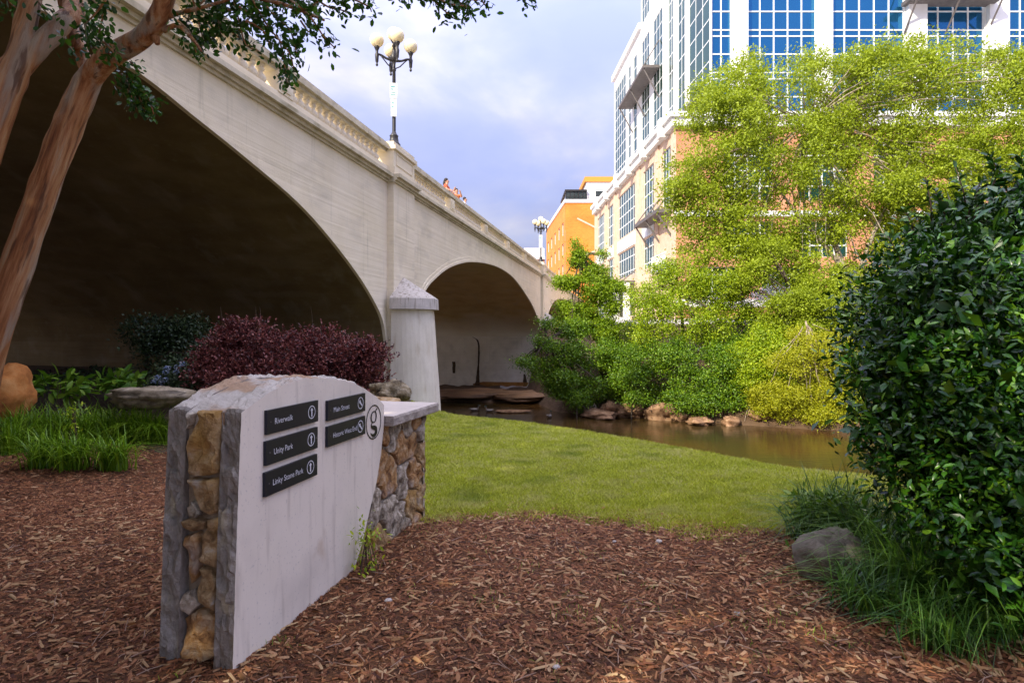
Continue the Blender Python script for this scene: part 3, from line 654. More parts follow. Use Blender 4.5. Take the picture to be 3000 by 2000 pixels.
# brick pilasters, white spandrels, cornice, string courses
mb = MB()
for u0, u1 in ((55.0,56.0),(60.3,61.4),(67.6,69.0),(80.2,81.2),(86.6,87.5),(94.6,95.4)): mb.box(u0, u1, 0, .14, -2, 20.5, Tb)
mb.build('brick_pier', M['cream'], off)
mb = MB()
for a, b_, nc in cols_[1:]: mb.box(a-.25, b_+.25, 0, .08, 12.05, 13.55, Tb)
mb.build('white_spandrel', M['white'], off)
mb = MB()
mb.box(54.6, 95.6, -.5, .5, 20.5, 21.3, Tb); mb.box(54.4, 95.7, -.5, .75, 21.3, 21.75, Tb)
for u0 in np.arange(57, 95, 6.6): mb.box(u0, u0+1.0, -.5, .9, 20.3, 22.1, Tb)
T5 = TF(55); mb.box(14.6, 64, -3.1, .45, 20.52, 21.31, T5); mb.box(14.4, 64, -3.1, .7, 21.32, 21.76, T5)
mb.box(14.9, 64, 0, .35, 4.0, 4.7, T5); mb.box(14.9, 64, 0, .25, 12.3, 12.8, T5)
mb.build('cornice', M['white'], off)
# glass tower: left side
ops = [(58.35,64.2,22,46.8,3,12), (65.5,67.9,22,46.8,2,12), (69.6,71.4,22,46.8,2,12), (73.8,77.8,23,42,3,11), (79.8,83.6,23,42,3,11)]
ops += [(73.8,77.8,44.6,50,3,3), (79.8,83.6,44.6,50,3,3)]
wall('glass_wall', Tt, 58, 84.0, 21.7, 52, ops, M['white'], off, M['teal'], .07, pool=pool, bar=.12, prot=.035)
ops = [(86.4,88.2,23,42,1,11), (90.0,91.4,23,42,1,11), (93.2,101.0,21.8,42.2,5,12)]
wall('glass_wall', Tt, 84.0, 101.6, 21.7, 44.6, ops, M['white'], off, M['teal'], .07, pool=pool, bar=.13, prot=.035)
pl = pool.build('pane', M['teal'], off); tag(pl, kind='stuff')
mb = MB()
for u0, u1 in ((64.4,65.3),(68.1,69.4),(71.6,73.5)): mb.box(u0, u1, 0, .10, 21.8, 52, Tt)
mb.box(84.0, 102, -1, .4, 44.3, 45.2, Tt)
mb.build('white_pilaster', M['white'], off)
# glass tower: front, individual panes
rz = []; z = 22.2
while z < 47: rz += [z, z+.6, z+2.4]; z += 4.15
rz = rz[:19]
fx = lambda p: (p-1500)*58/1750
bays = [(2086,2143,2), (2188,2392,5), (2434,2651,5), (2708,2885,4)]
ops = [(fx(a), fx(b_), rz[0], rz[-1], nc, rz) for a, b_, nc in bays]
wall('glass_wall', TF(58), 19.3, fx(2947), 21.7, 52, ops, M['white'], off, M['blue'], .3, panes='object', bar=.12)
pool2 = MB()
ops = [(fx(2947)+.001+k*8.3, fx(2947)+6.2+k*8.3, rz[0], rz[-1], 4, rz) for k in range(3)]
wall('glass_wall', TF(58), fx(2947), 72, 21.7, 52, ops, M['white'], off, M['blue'], .3, pool=pool2, bar=.12)
tag(pool2.build('pane', M['blue'], off), kind='stuff')
for a, b_ in ((2145,2186), (2394,2432), (2653,2706), (2887,2945)):
    mb = MB(); mb.box(fx(a), fx(b_), 0, .55, 21.7, 52, TF(58)); 
    mb.build('white_pilaster', M['white'], off)
    jb = MB()
    for zz in np.arange(24, 50, 2.075): jb.box(fx(a)-.003, fx(b_)+.003, .1, .556, zz, zz+.03, TF(58))
    jb.build('panel_joint', M['mullion'], off)
# solid core and roofs
mb = MB()
mb.add([(15.6,55.5,-2),(64,55.5,-2),(64,95,-2),(13.9,95,-2),(15.6,55.5,20.9),(64,55.5,20.9),(64,95,20.9),(13.9,95,20.9)], [(0,1,5,4),(1,2,6,5),(2,3,7,6),(3,0,4,7),(4,5,6,7)])
mb.add([(19.9,58.5,21),(72,58.5,21),(72,101.5,21),(17.9,101.5,21),(19.9,58.5,44.4),(72,58.5,44.4),(72,101.5,44.4),(17.9,101.5,44.4)], [(0,1,5,4),(1,2,6,5),(2,3,7,6),(3,0,4,7),(4,5,6,7)])
mb.add([(19.9,58.5,44),(72,58.5,44),(72,84,44),(18.7,84,44),(19.3,58,52),(72,58,52),(72,84,52),(18.15,84,52)], [(0,1,5,4),(1,2,6,5),(2,3,7,6),(3,0,4,7),(4,5,6,7)])
mb.build('roof_block', M['white'], off)
# ceiling lights behind glass are left to reflections; awnings
def awning(T, u0, u1, z, outw, st, name='awning'):
    mb = MB(); mb.box(u0, u1, .02, outw, z, z+.35, T)
    a = mb.build(name, M['steel'], off)
    for u in (u0+.3, (u0+u1)/2, u1-.3):
        mb = MB(); mb.tube([T(u,.0,z+st), T(u,outw-.1,z+.3)], .07, 6); mb.build('strut', M['steel'], a)
        mb = MB(); mb.tube([T(u,.0,z-st), T(u,outw-.1,z+.05)], .09, 6); mb.build('strut', M['steel'], a)
awning(Tt, 75, 89, 34.9, 2.1, 3.6); awning(Tb, 56, 64.5, 12.9, 1.5, 2.2); awning(Tb, 70, 80, 7.4, 1.6, 1.5)
awning(TF(58), fx(2640), fx(2900), 33.2, 2.2, 2.6); awning(Tt, 59, 63.6, 24.6, 1.2, 1.3)
mb = MB()
for u in (69.0, 74.5, 80.5): mb.box(u, u+.7, .9, 1.5, 2.7, 7.4, Tb)
mb.build('entrance_column', M['white'], off)
mb = MB(); mb.box(62, 95, 2.5, 6, -3, 3.2, Tb); mb.build('terrace_wall', M['white'], off)
# balcony railing at the brick corner
mb = MB()
for u in np.arange(55.2, 60, .3): mb.box(u, u+.06, .9, .96, 7.7, 9.0, Tb)
mb.box(55.1, 60, .88, .98, 9.0, 9.1, Tb); mb.box(55.1, 60, .0, .98, 7.5, 7.7, Tb); mb.build('balcony', M['mullion'], off)

# ------------------------------------------------------------------ orange brick building
ob = empty('orange_building', (11.6,130,2.7), 'orange brick building with a white rooftop storey, behind the farther lamp', 'building')
To = TL(11.6, .057, 130)
pool3 = MB(); ops = []
for i, u in enumerate((132.5, 139, 146, 153, 160)):
    for z in (4.5, 9.2, 13.9, 18.6, 23.3): ops.append((u, u+3.1, z, z+2.9, 1, 1))
wall('side_wall', To, 130, 166, 0, 30, ops, M['orange'], ob, M['dark'], .3, pool=pool3, bar=.25)
tag(pool3.build('pane', M['dark'], ob), kind='stuff')
mb = MB(); mb.add([(11.62,130.01,0),(32,130.01,0),(32,130.01,30),(11.62,130.01,30),(32,166,0),(32,166,30),(9.6,166,30)], [(0,1,2,3),(1,4,5,2),(3,2,5,6)]); mb.build('front_wall', M['orange'], ob)
mb = MB(); mb.box(129.8, 166, -.2, .25, 29.9, 30.6, To); mb.box(11.3, 32, -.2, .22, 29.9, 30.61, TF(130)); mb.build('coping', M['white'], ob)
mb = MB()
for p0, p1 in (((14.2,26.5),(22,22.6)), ((15.1,18.0),(20.5,20.6)), ((14.6,16.5),(20,12.5))):
    d = Vector((p1[0]-p0[0], 0, p1[1]-p0[1])).normalized(); n2 = Vector((-d.z,0,d.x))*.17
    a = Vector((p0[0],129.9,p0[1])); b2 = Vector((p1[0],129.9,p1[1])); o_ = Vector((0,.1,0))
    mb.add([a+n2,b2+n2,b2-n2,a-n2,a+n2+o_,b2+n2+o_,b2-n2+o_,a-n2+o_], [(0,1,2,3),(0,4,5,1),(3,2,6,7)])
mb.build('pale_brick_stripe', M['cream'], ob)
mb = MB(); mb.box(11.9,16.2,-12,-1.0,30.6,32.6,TF(130)); mb.build('rooftop_glass_room', M['dark'], ob)
mb = MB(); mb.box(11.6,16.4,-13,-.6,32.6,32.95,TF(130)); 
for x in np.arange(11.8,16.4,.9): mb.box(x,x+.1,-1.0,-.85,30.6,32.6,TF(130))
mb.box(11.8,16.2,-.6,-.5,31.4,31.5,TF(130)); mb.build('rooftop_frame', M['iron'], ob)
mb = MB(); mb.box(16.4,30,-14,-1.5,30.6,34.8,TF(130)); mb.build('penthouse', M['white'], ob)
mb = MB(); mb.box(18.4,21.9,-1.6,-1.4,31.0,32.8,TF(130)); mb.build('penthouse_window', M['dark'], ob)
fas = mat('orange_fascia', [(.72,.28,.04)], rough=.7)
mb = MB(); mb.box(16.0,30.4,-14.5,-1.2,34.8,35.9,TF(130)); mb.build('roof', fas, ob)
# red brick building in the gap
rb = empty('red_brick_building', (5.5,170,2.7), 'small red brick building with a pale cornice behind the bridge rail', 'building')
mb = MB(); mb.box(2, 9.3, 170, 185, 0, 22.5); mb.build('wall', M['redbrick'], rb)
mb = MB(); mb.box(1.6, 9.35, 169.4, 185, 22.5, 23.3); mb.box(3.5, 9.3, 172, 184, 23.3, 26); mb.build('roof', M['white'], rb)
mb = MB()
for x in (2.6,4.6,6.6):
    mb2 = MB(); mb2.box(x, x+1.1, 169.93, 170.02, 18.6, 21.4); mb2.build('window', M['dark'], rb)

# ------------------------------------------------------------------ sign monument
SD = Vector((.213,.977,0)).normalized(); SN = Vector((.977,-.213,0)).normalized(); SO = Vector((-1.323,2.83,0))
def S(t, s_, z): q = SO+SD*t-SN*s_; return Vector((q.x, q.y, z))       # s_ = depth behind the front face
def pix2s(px, py):
    r = (px-1500)/1750; t = (1.323+2.83*r)/(SD.x-SD.y*r); Y = 2.83+SD.y*t; return t, EYE+(975-py)/1750*Y
def c4(x, y): return pix2s(400+x/1.65, 1050+y/1.65)
sg = empty('stone_sign', S(.8,.2,0), 'low pale granite monument sign with five dark direction plates, standing in the mulch', 'sign')
topL = [c4(*p) for p in ((507,262),(560,222),(640,165),(720,122),(800,98),(880,93),(960,99),(1050,118),(1110,150),(1160,185),(1197,225))]
rightE = [c4(*p) for p in ((1196,320),(1183,450),(1160,600),(1130,720),(1095,880),(1043,1050))]
rightE = rightE+[(rightE[-1][0]-.02, -.15)]
left = [(0.0,-.15),(0.0,0.02),(.02,.45),(.04,.85)]
def dens(p, step=.05):
    r = []
    for (a, b_), (c, d) in zip(p[:-1], p[1:]):
        n2 = max(1, int(math.hypot(c-a, d-b_)/step))
        for i in range(n2): r.append((a+(c-a)*i/n2, b_+(d-b_)*i/n2))
    return r+[p[-1]]
outl = dens(left+topL+rightE, .028)
def slab(s0, s1, front=0):
    mb = MB(); K = 7; n2 = len(outl); vs = []
    cx0 = .8; cz0 = .6
    for j in range(K+1):
        s_ = s0+(s1-s0)*j/K
        for i, (t, z) in enumerate(outl):
            w2 = 1 if 0 < j < K else 0
            p = S(t, s_, z)
            nn = mn.noise(Vector((t*9, z*11, s_*30+3)))*.020+mn.noise(Vector((t*24+5, z*30, s_*70)))*.012+(.020*(mn.cell(Vector((1.5, z*15+mn.noise(Vector((0,z*6,s_*20))), s_*26)))-.5) if t < .3 and z < 1.22 else 0)
            edge = -.006 if w2 == 0 else 0
            d = Vector((t-cx0, z-cz0)).normalized()
            k2 = (nn+.010)*w2
            if w2 == 0: k2 = mn.noise(Vector((t*30, z*30, j)))*.004
            q = S(t+d.x*k2, s_, z+d.y*k2); q.z += 0
            vs.append(q)
    side = [(j*n2+i, (j+1)*n2+i, (j+1)*n2+i+1, j*n2+i+1) for j in range(K) for i in range(n2-1)]
    nl = len(dens(left+topL[:1], .028)); nt_ = len(dens(left+topL, .028))
    for j in range(K):
        for i in range(n2-1):
            m = 2 if nl <= i < nt_-1 else 1
            mb.f.append([j*n2+i, (j+1)*n2+i, (j+1)*n2+i+1, j*n2+i+1]); mb.m.append(m)
    mb.v = [tuple(q) for q in vs]
    mb.f.append(list(range(n2))); mb.m.append(front); mb.f.append([K*n2+i for i in range(n2)][::-1]); mb.m.append(0)
    return mb
slab(0, .105).build('granite_slab', [M['slab'], M['slab_rough'], M['slab_top']], sg)
slab(.305, .41, 1).build('granite_slab', [M['slab'], M['slab_rough'], M['slab_top']], sg)
# core between the slabs (mortared), top of weathered stone
core = [(t+.05 if z < 1.2 and t < .2 else t, z) for t, z in left]
K = 8; tl_ = dens(topL, .04); mb = MB(); vs = []
for j in range(K+1):
    s_ = .095+(.22)*j/K
    for t, z in tl_:
        vs.append(S(t, s_, z-.004+.014*mn.noise(Vector((t*8, s_*16, 1)))+.007*mn.noise(Vector((t*22, s_*40, 4)))))
n2 = len(tl_)
mb.add(vs, [(j*n2+i, j*n2+i+1, (j+1)*n2+i+1, (j+1)*n2+i) for j in range(K) for i in range(n2-1)])
lo = [S(t, s_, z-.075) for s_ in (.095, .315) for t, z in tl_]
b0 = len(mb.v); mb.add(lo, [(i, i+1, n2+i+1, n2+i) for i in range(n2-1)]); mb.f.append([0, K*n2, b0+n2, b0]); mb.m.append(0)
mb.f.append([n2-1, K*n2+n2-1, b0+n2+n2-1, b0+n2-1]); mb.m.append(0)
for i in range(n2-1):
    mb.f.append([i, i+1, b0+i+1, b0+i]); mb.m.append(0)
mb.build('top_stone', M['slab_top'], sg, True)
mb = MB()
def T_s(t, s_, z): return S(t, s_, z)
mb.box(.075, 1.2, .10, .31, -.15, 1.20, T_s); mb.build('mortar_core', M['mortar'], sg)
# stones set in the end, polygons in photo crop coordinates -> end plane
def pix2end(px, py):
    r = (px-1500)/1750; A = S(.03,0,0); s_ = (A.x-r*A.y)/(SN.x-r*SN.y); q = S(.03, s_, 0); return s_, EYE+(975-py)/1750*q.y
def rock_from_poly(poly, T, depth, seed, name, m, parent, dome=.03, rough=.010):
    """a stone whose outline is poly (u, z); T(u, out, z)"""
    c = (sum(p[0] for p in poly)/len(poly), sum(p[1] for p in poly)/len(poly))
    pd = []
    for i in range(len(poly)):
        a, b_ = poly[i], poly[(i+1) % len(poly)]; n3 = max(2, int(math.hypot(a[0]-b_[0], a[1]-b_[1])/.03))
        for k in range(n3): pd.append((a[0]+(b_[0]-a[0])*k/n3, a[1]+(b_[1]-a[1])*k/n3))
    # round the corners
    for _ in range(0): pd = [((pd[i-1][0]+2*p[0]+pd[(i+1) % len(pd)][0])/4, (pd[i-1][1]+2*p[1]+pd[(i+1) % len(pd)][1])/4) for i, p in enumerate(pd)]
    n3 = len(pd); vs = []
    for f, o in ((1.0,-.05), (1.0,.55), (.965,.82), (.87,.96), (.55,1.0), (.22,1.02)):
        for (u, z) in pd:
            uu, zz = c[0]+(u-c[0])*f, c[1]+(z-c[1])*f
            nn = mn.noise(Vector((uu*11+seed, zz*11, seed*3.1)))*rough*2.2+mn.noise(Vector((uu*30+seed, zz*30, seed)))*rough
            vs.append(T(uu+nn*.3, o*depth+(nn if f < 1 else nn*.2), zz+nn*.3))
    vs.append(T(c[0], depth*1.03+rough*mn.noise(Vector((seed,0,0))), c[1]))
    fs = [(j*n3+i, j*n3+(i+1) % n3, (j+1)*n3+(i+1) % n3, (j+1)*n3+i) for j in range(5) for i in range(n3)]
    fs += [(5*n3+i, 5*n3+(i+1) % n3, 6*n3) for i in range(n3)]
    mb = MB(); mb.add(vs, fs); return mb.build(name, m, parent, False)
Te = lambda u, o, z: S(.075-o, u, z)
polys = [([(290,255),(390,262),(408,330),(402,470),(415,540),(380,560),(300,572),(245,560),(250,430),(272,330)], 'stone_tan'),
         ([(262,585),(330,590),(412,585),(414,660),(405,740),(350,755),(315,735),(285,680)], 'stone_tan'),
         ([(228,720),(262,690),(285,715),(320,755),(310,770),(235,758)], 'stone_grey'),
         ([(215,785),(270,775),(325,790),(315,825),(270,835),(220,812)], 'stone_tan'),
         ([(335,780),(390,765),(408,800),(402,960),(375,1012),(325,985),(318,880)], 'stone_tan'),
         ([(225,860),(290,848),(310,870),(300,970),(280,1060),(245,1085),(238,980)], 'stone_orange'),
         ([(305,1015),(350,1020),(382,1060),(388,1190),(370,1222),(310,1180),(290,1090)], 'stone_tan'),
         ([(235,1135),(280,1120),(300,1190),(260,1240),(222,1215)], 'stone_grey'),
         ([(218,1255),(290,1215),(385,1245),(388,1330),(372,1440),(300,1480),(200,1460),(205,1350)], 'stone_orange'),
         ([(247,262),(272,265),(262,320),(248,340)], 'stone_grey')]
for i, (pl_, mm) in enumerate(polys):
    q = [pix2end(400+x/1.65, 1050+y/1.65) for x, y in pl_]
    q = [(min(max(u, .108), .302), z) for u, z in q]
    rock_from_poly(q, Te, .055, i*7.3+1, 'stone', M[mm], sg, rough=.016)
# direction plates -----------------------------------------------------------
def text_mesh(txt, size, name, m, parent, T, ext=.0012, sx=1.0, fit=None):
    cu = bpy.data.curves.new('t', 'FONT'); cu.body = txt; cu.size = size; cu.resolution_u = 3
    ob_ = bpy.data.objects.new('t', cu); col.objects.link(ob_)
    dg = bpy.context.evaluated_depsgraph_get(); me = bpy.data.meshes.new_from_object(ob_.evaluated_get(dg)); bpy.data.objects.remove(ob_)
    xs = [v.co.x for v in me.vertices]
    if fit: sx = fit/(max(xs)-min(xs))
    for v in me.vertices: v.co = T(v.co.x*sx, .0062, v.co.y)
    me.materials.clear(); return link(name, me, m, parent)
def c5(x, y): return pix2s(700+x/3.92, 1120+y/3.92)
def ring_shape(mb, c, r0, r1, T, o=.0062, seg=40):
    vs = []
    for i in range(seg):
        a = 2*math.pi*i/seg
        for r in (r0, r1): vs.append(T(c[0]+r*math.cos(a), o, c[1]+r*math.sin(a)))
    mb.add(vs, [(2*i, 2*i+1, 2*((i+1) % seg)+1, 2*((i+1) % seg)) for i in range(seg)])
def arrow_shape(mb, c, r, ang, T, o=.0064):
    pts = [(0,.78),(.42,.28),(.16,.28),(.16,-.78),(-.16,-.78),(-.16,.28),(-.42,.28)]
    ca, sa = math.cos(ang), math.sin(ang)
    q = [(c[0]+r*(x*ca-y*sa), c[1]+r*(x*sa+y*ca)) for x, y in pts]
    mb.add([T(x, o, y) for x, y in q], [(0,2,1),(0,6,5),(0,5,2),(2,5,4,3)])
plates = [('Riverwalk', (290,308),(880,213),(878,455),(288,585), (373,580), 0, 803),
          ('Unity Park', (280,660),(876,520),(872,762),(276,940), (362,580), 0, 797),
          ('Linky Stone Park', (272,1015),(872,832),(866,1072),(266,1298), (350,700), 0, 788),
          ('Main Street', (993,200),(1424,127),(1424,330),(990,436), (1055,1236), 45, 1368),
          ('Historic West End', (990,495),(1424,390),(1424,597),(988,732), (1048,1320), 45, 1366)]
for txt, a, b_, c, d, (tx0, tx1), ang, cxp in plates:
    A_, B_, C_, D_ = c5(*a), c5(*b_), c5(*c), c5(*d)
    t0 = (A_[0]+D_[0])/2; t1 = (B_[0]+C_[0])/2; z1 = (A_[1]+B_[1])/2; z0 = (C_[1]+D_[1])/2
    mb = MB(); mb.box(t0, t1, -.018, -.001, z0, z1, lambda t, s_, z: S(t, s_, z)); pt = mb.build('direction_plate', M['plaque'], sg)
    pt['label'] = 'dark plate reading '+txt
    mid = (z0+z1)/2; h = z1-z0
    TT = lambda u, o, z: S(u, -.013-o, z)
    ts0 = c5(tx0, 400)[0]; ts1 = c5(tx1, 400)[0]
    text_mesh(txt, h*.36, 'lettering', M['letter'], pt, lambda u, o, z: TT(ts0+u, o, mid-h*.13+z), fit=ts1-ts0)
    mb = MB(); rc = (c5(cxp, 400)[0], mid); rr = h*.31 if ang == 0 else h*.33
    ring_shape(mb, rc, rr*.86, rr, TT); arrow_shape(mb, rc, rr*.9, math.radians(ang), TT); mb.build('arrow_symbol', M['letter'], pt)
    mb = MB()
    for tt in (t0+(t1-t0)*.06, t1-(t1-t0)*.035): mb.box(tt-.003, tt+.003, -.020, -.0175, mid-.003, mid+.003, lambda t, s_, z: S(t, s_, z))
    mb.build('rivet', M['steel'], pt)
# emblem: ring and swash letter g
TT = lambda u, o, z: S(u, -.002-o*.2, z)
e0 = c5(1545, 450); eT = c5(1555, 252)[1]; eB = c5(1540, 652)[1]; er = (eT-eB)/2; ec = (e0[0], (eT+eB)/2)
mb = MB(); ring_shape(mb, ec, er*.925, er, TT, seg=56)
def stroke(pts, ws):
    p, r_ = smoothpath([(x, 0, y) for x, y in pts], ws, 8); vs = []
    for i, q in enumerate(p):
        t = (p[min(i+1,len(p)-1)]-p[max(i-1,0)]).normalized(); nn = Vector((-t.z,0,t.x))
        for sgn in (1,-1): vs.append(TT(ec[0]+(q.x+nn.x*r_[i]*sgn)*er, .0062+i*.00002, ec[1]+(q.z+nn.z*r_[i]*sgn)*er))
    mb.add(vs, [(2*i, 2*i+1, 2*i+3, 2*i+2) for i in range(len(p)-1)])
stroke([(.02,.62),(-.25,.52),(-.34,.30),(-.25,.06),(.0,-.02),(.24,.08),(.32,.32),(.24,.54),(.02,.62)], [.03,.05,.075,.05,.03,.05,.075,.05,.03])
stroke([(.18,.56),(.30,.68),(.44,.70)], [.03,.035,.06])
stroke([(-.18,.02),(-.32,-.14),(-.22,-.27),(.05,-.33),(.30,-.46),(.28,-.66),(.0,-.78),(-.28,-.70),(-.42,-.55)], [.02,.05,.09,.13,.15,.15,.11,.05,.02])
mb.build('letter_emblem', M['ink'], sg)

# ------------------------------------------------------------------ stone wall beside the sign
W0 = Vector((-1.080, 4.1, 0)); WD = Vector((.25,.968,0)).normalized(); WN = Vector((.968,-.25,0)).normalized(); WL = 1.24
def Wp(u, o, z): q = W0+WD*u+WN*o; return Vector((q.x, q.y, z))
sw = empty('stone_wall', Wp(.5,-.25,0), 'short fieldstone wall with a flat capstone, joined to the right end of the sign', 'wall')
mb = MB(); cp = [(-.04,-.2),(WL-.03,-.2),(WL-.03,.90),(.42,.90),(.34,.6),(.16,.25)]
mb.add([Wp(u,-.035,z) for u, z in cp]+[Wp(u,-.5,z) for u, z in cp], [(0,1,2,3,4,5),(11,10,9,8,7,6)]+[(i,6+i,6+(i+1)%6,(i+1)%6) for i in range(6)]); mb.build('mortar_core', M['mortar'], sw)
def clip(poly, px, py, nxx, nyy):
    out_ = []
    for i in range(len(poly)):
        a, b_ = poly[i], poly[(i+1) % len(poly)]
        da = (a[0]-px)*nxx+(a[1]-py)*nyy; db = (b_[0]-px)*nxx+(b_[1]-py)*nyy
        if da <= 0: out_.append(a)
        if (da < 0) != (db < 0) and da != db:
            k = da/(da-db); out_.append((a[0]+(b_[0]-a[0])*k, a[1]+(b_[1]-a[1])*k))
    return out_
def voronoi(seeds, box, gap=.017):
    cells = []
    for i, s_ in enumerate(seeds):
        poly = [(box[0],box[2]),(box[1],box[2]),(box[1],box[3]),(box[0],box[3])]
        for j, q in enumerate(seeds):
            if i == j: continue
            dx, dy = q[0]-s_[0], q[1]-s_[1]; d = math.hypot(dx, dy); 
            poly = clip(poly, (s_[0]+q[0])/2-dx/d*gap/2, (s_[1]+q[1])/2-dy/d*gap/2, dx/d, dy/d)
            if len(poly) < 3: break
        if len(poly) >= 3: cells.append(poly)
    return cells
rs = random.Random(11)
def seeds_(w_, z0, z1, n, asp=1.0):
    pts = []
    tries = 0
    while len(pts) < n and tries < 4000:
        p = (rs.uniform(.02, w_-.02), rs.uniform(z0+.03, z1-.03)); tries += 1
        if all(math.hypot((p[0]-q[0]), (p[1]-q[1])*.75) > (q[2]+.05+.06*(len(pts)%3))*.75 for q in pts): pts.append((p[0], p[1], rs.uniform(.06,.15)))
    return pts
stone_m = ['stone_tan','stone_grey','stone_grey','stone_orange']
for i, c in enumerate(voronoi(seeds_(WL, -.1, .92, 40), (-.1, WL, -.15, .905))):
    c = clip(c, -.04, 0, -.93, .37); c = clip(c, .42, .9, -.93, .37)
    if len(c) < 3 or abs(sum(c[k-1][0]*c[k][1]-c[k][0]*c[k-1][1] for k in range(len(c))))/2 < .003: continue
    rock_from_poly(c, lambda u, o, z: Wp(u, -.045+o, z), .038+.022*rs.random(), i*3.7+50, 'stone', M[rs.choice(stone_m)], sw, rough=.012)
WE = lambda u, o, z: W0+WD*(WL-.05+o)-WN*u+Vector((0,0,z))
for i, c in enumerate(voronoi(seeds_(.5, -.1, .92, 14), (0, .5, -.12, .92))):
    rock_from_poly(c, WE, .06, i*5.1+90, 'stone', M[rs.choice(stone_m)], sw, rough=.012)
# capstone with chiselled edge
mb = MB(); K = 22; u0, u1, o0, o1 = .42, WL+.09, -.58, .085
per = [(u0+(u1-u0)*i/K, o1) for i in range(K)]+[(u1, o1+(o0-o1)*i/12) for i in range(12)]+[(u1+(u0-u1)*i/K, o0) for i in range(K)]+[(u0, o0+(o1-o0)*i/12) for i in range(12)]
vs = []; zz = (.897,.905,.93,.958,.975)
for j, z in enumerate(zz):
    for (u, o) in per:
        k = (0 if j in (0,4) else 1)*.008+mn.noise(Vector((u*14, o*14, z*30)))*.009*(1 if j else .4)
        d = Vector((u-.85, (o+.25)*2)).normalized(); vs.append(Wp(u+d.x*k, o+d.y*k, z))
n3 = len(per)
for j in range(len(zz)-1):
    for i in range(n3): mb.f.append([j*n3+i, j*n3+(i+1) % n3, (j+1)*n3+(i+1) % n3, (j+1)*n3+i]); mb.m.append(0)
mb.v = [tuple(q) for q in vs]; mb.f.append([4*n3+i for i in range(n3)]); mb.m.append(1); mb.f.append([i for i in range(n3)][::-1]); mb.m.append(0)
mb.build('capstone', [M['capstone'], M['capstone_top']], sw)

# ------------------------------------------------------------------ boulders
def boulder(name, c, r, m, label, seed=0, rot=0, flat=.8, group=None, rough=.25, cat='rock'):
    seg, rings = 28, 18; vs = []
    ca, sa = math.cos(rot), math.sin(rot)
    for j in range(rings+1):
        t = math.pi*j/rings
        for i in range(seg):
            a = 2*math.pi*i/seg; d = Vector((math.sin(t)*math.cos(a), math.sin(t)*math.sin(a), math.cos(t)))
            nn = 1+rough*mn.noise(d*1.3+Vector((seed,seed*2,0)))+rough*.5*mn.noise(d*3+Vector((seed,0,5)))+rough*.22*mn.noise(d*8+Vector((0,seed,9)))
            # facet a little
            q = Vector((d.x, d.y, d.z))*nn
            q.z = min(q.z, flat+.45*mn.noise(q*1.4+Vector((seed,0,0)))+.12*mn.noise(q*4)+.1)
            x, y, z = q.x*r[0], q.y*r[1], q.z*r[2]; vs.append((x*ca-y*sa, x*sa+y*ca, z))
    mb = MB(); mb.add(vs, [(j*seg+i, (j+1)*seg+i, (j+1)*seg+(i+1) % seg, j*seg+(i+1) % seg) for j in range(rings) for i in range(seg)])
    o = mb.build(name, m, smooth=True); o.location = c; return tag(o, label, cat, group)
def onG(px, py, Y, dz=0):
    p = P(px, py, Y); p.z = float(hgt(p.x, p.y))+dz; return p
boulder('boulder', P(10,1150,8.6), (.36,.4,.42), M['boulder_orange'], 'rounded orange boulder at the left edge behind the grass clumps', 3)
boulder('boulder', P(445,1160,8.4), (.55,.28,.16), M['boulder'], 'long low tan boulder behind the grass, left of the sign top', 5, .25, .7, rough=.5)
boulder('boulder', P(375,1108,12), (.32,.3,.22), M['boulder_grey'], 'small grey boulder among the broad leaf plants beneath the arch', 8)
boulder('boulder', P(1135,1152,7.4), (.24,.24,.16), M['boulder_brown'], 'craggy brown boulder behind the capstone, below the purple shrub', 12, .2, .8, rough=.5)
boulder('boulder', P(1085,1190,6.9), (.34,.3,.12), M['stone_tan'], 'flat pale orange boulder just behind the sign and capstone', 15, .3, .6)
boulder('boulder', onG(2440,1650,3.95,.09), (.25,.21,.22), M['boulder_grey'], 'grey boulder at the foot of the glossy shrub, under the grass', 20, .3, .75)
bank_rocks = [(1945,1207,33.9,1.0,'largest tan rock at the far waterline, with a pointed right side'), (1792,1195,35.0,.75,'rounded brown rock on the far bank beneath the drooping bush'),
              (2050,1233,32.2,.95,'low flat tan rock at the far waterline, right of the largest'), (1760,1213,34.6,1.1,'long flat pale rock lying at the far waterline'),
              (1990,1222,33.2,.45,'small brown rock touching the right side of the largest bank rock'), (1850,1203,34.6,.8,'wide brown rock half hidden by the low bushes'),
              (2140,1238,31.9,.6,'dark brown rock under the yellow green tree'), (1690,1165,37.2,1.0,'shaded brown rock under the leaning bank tree'), (2220,1215,31.8,.5,'upright brown rock among roots on the far bank')]
for i, (px, py, Y, r, lb) in enumerate(bank_rocks):
    p = P(px, py, Y); fl = (lb.startswith('low') or lb.startswith('long'))
    boulder('bank_rock', p, (r, r*.7, r*(.28 if fl else .62)), M['bank_rock'], lb, i*4+31, i*.7, .8, 'rocks along the far waterline', .45)
# slabs of rock beneath the second arch
for i, (px, py, Y, rx, lb) in enumerate(((1380,1152,44,3.2,'broad brown rock ledge beneath the second arch, left part'), (1530,1158,43.2,2.6,'broad brown rock ledge beneath the second arch, right part'), (1500,1204,37,1.0,'thin pale rock slab breaking the water before the arch'))):
    p = P(px, py, Y); boulder('rock_ledge', p, (rx, 2.0 if i < 2 else .5, .38 if i < 2 else .1), M['shelf'] if i < 2 else M['bank_rock'], lb, 60+i*5, .1, .5, rough=.4)

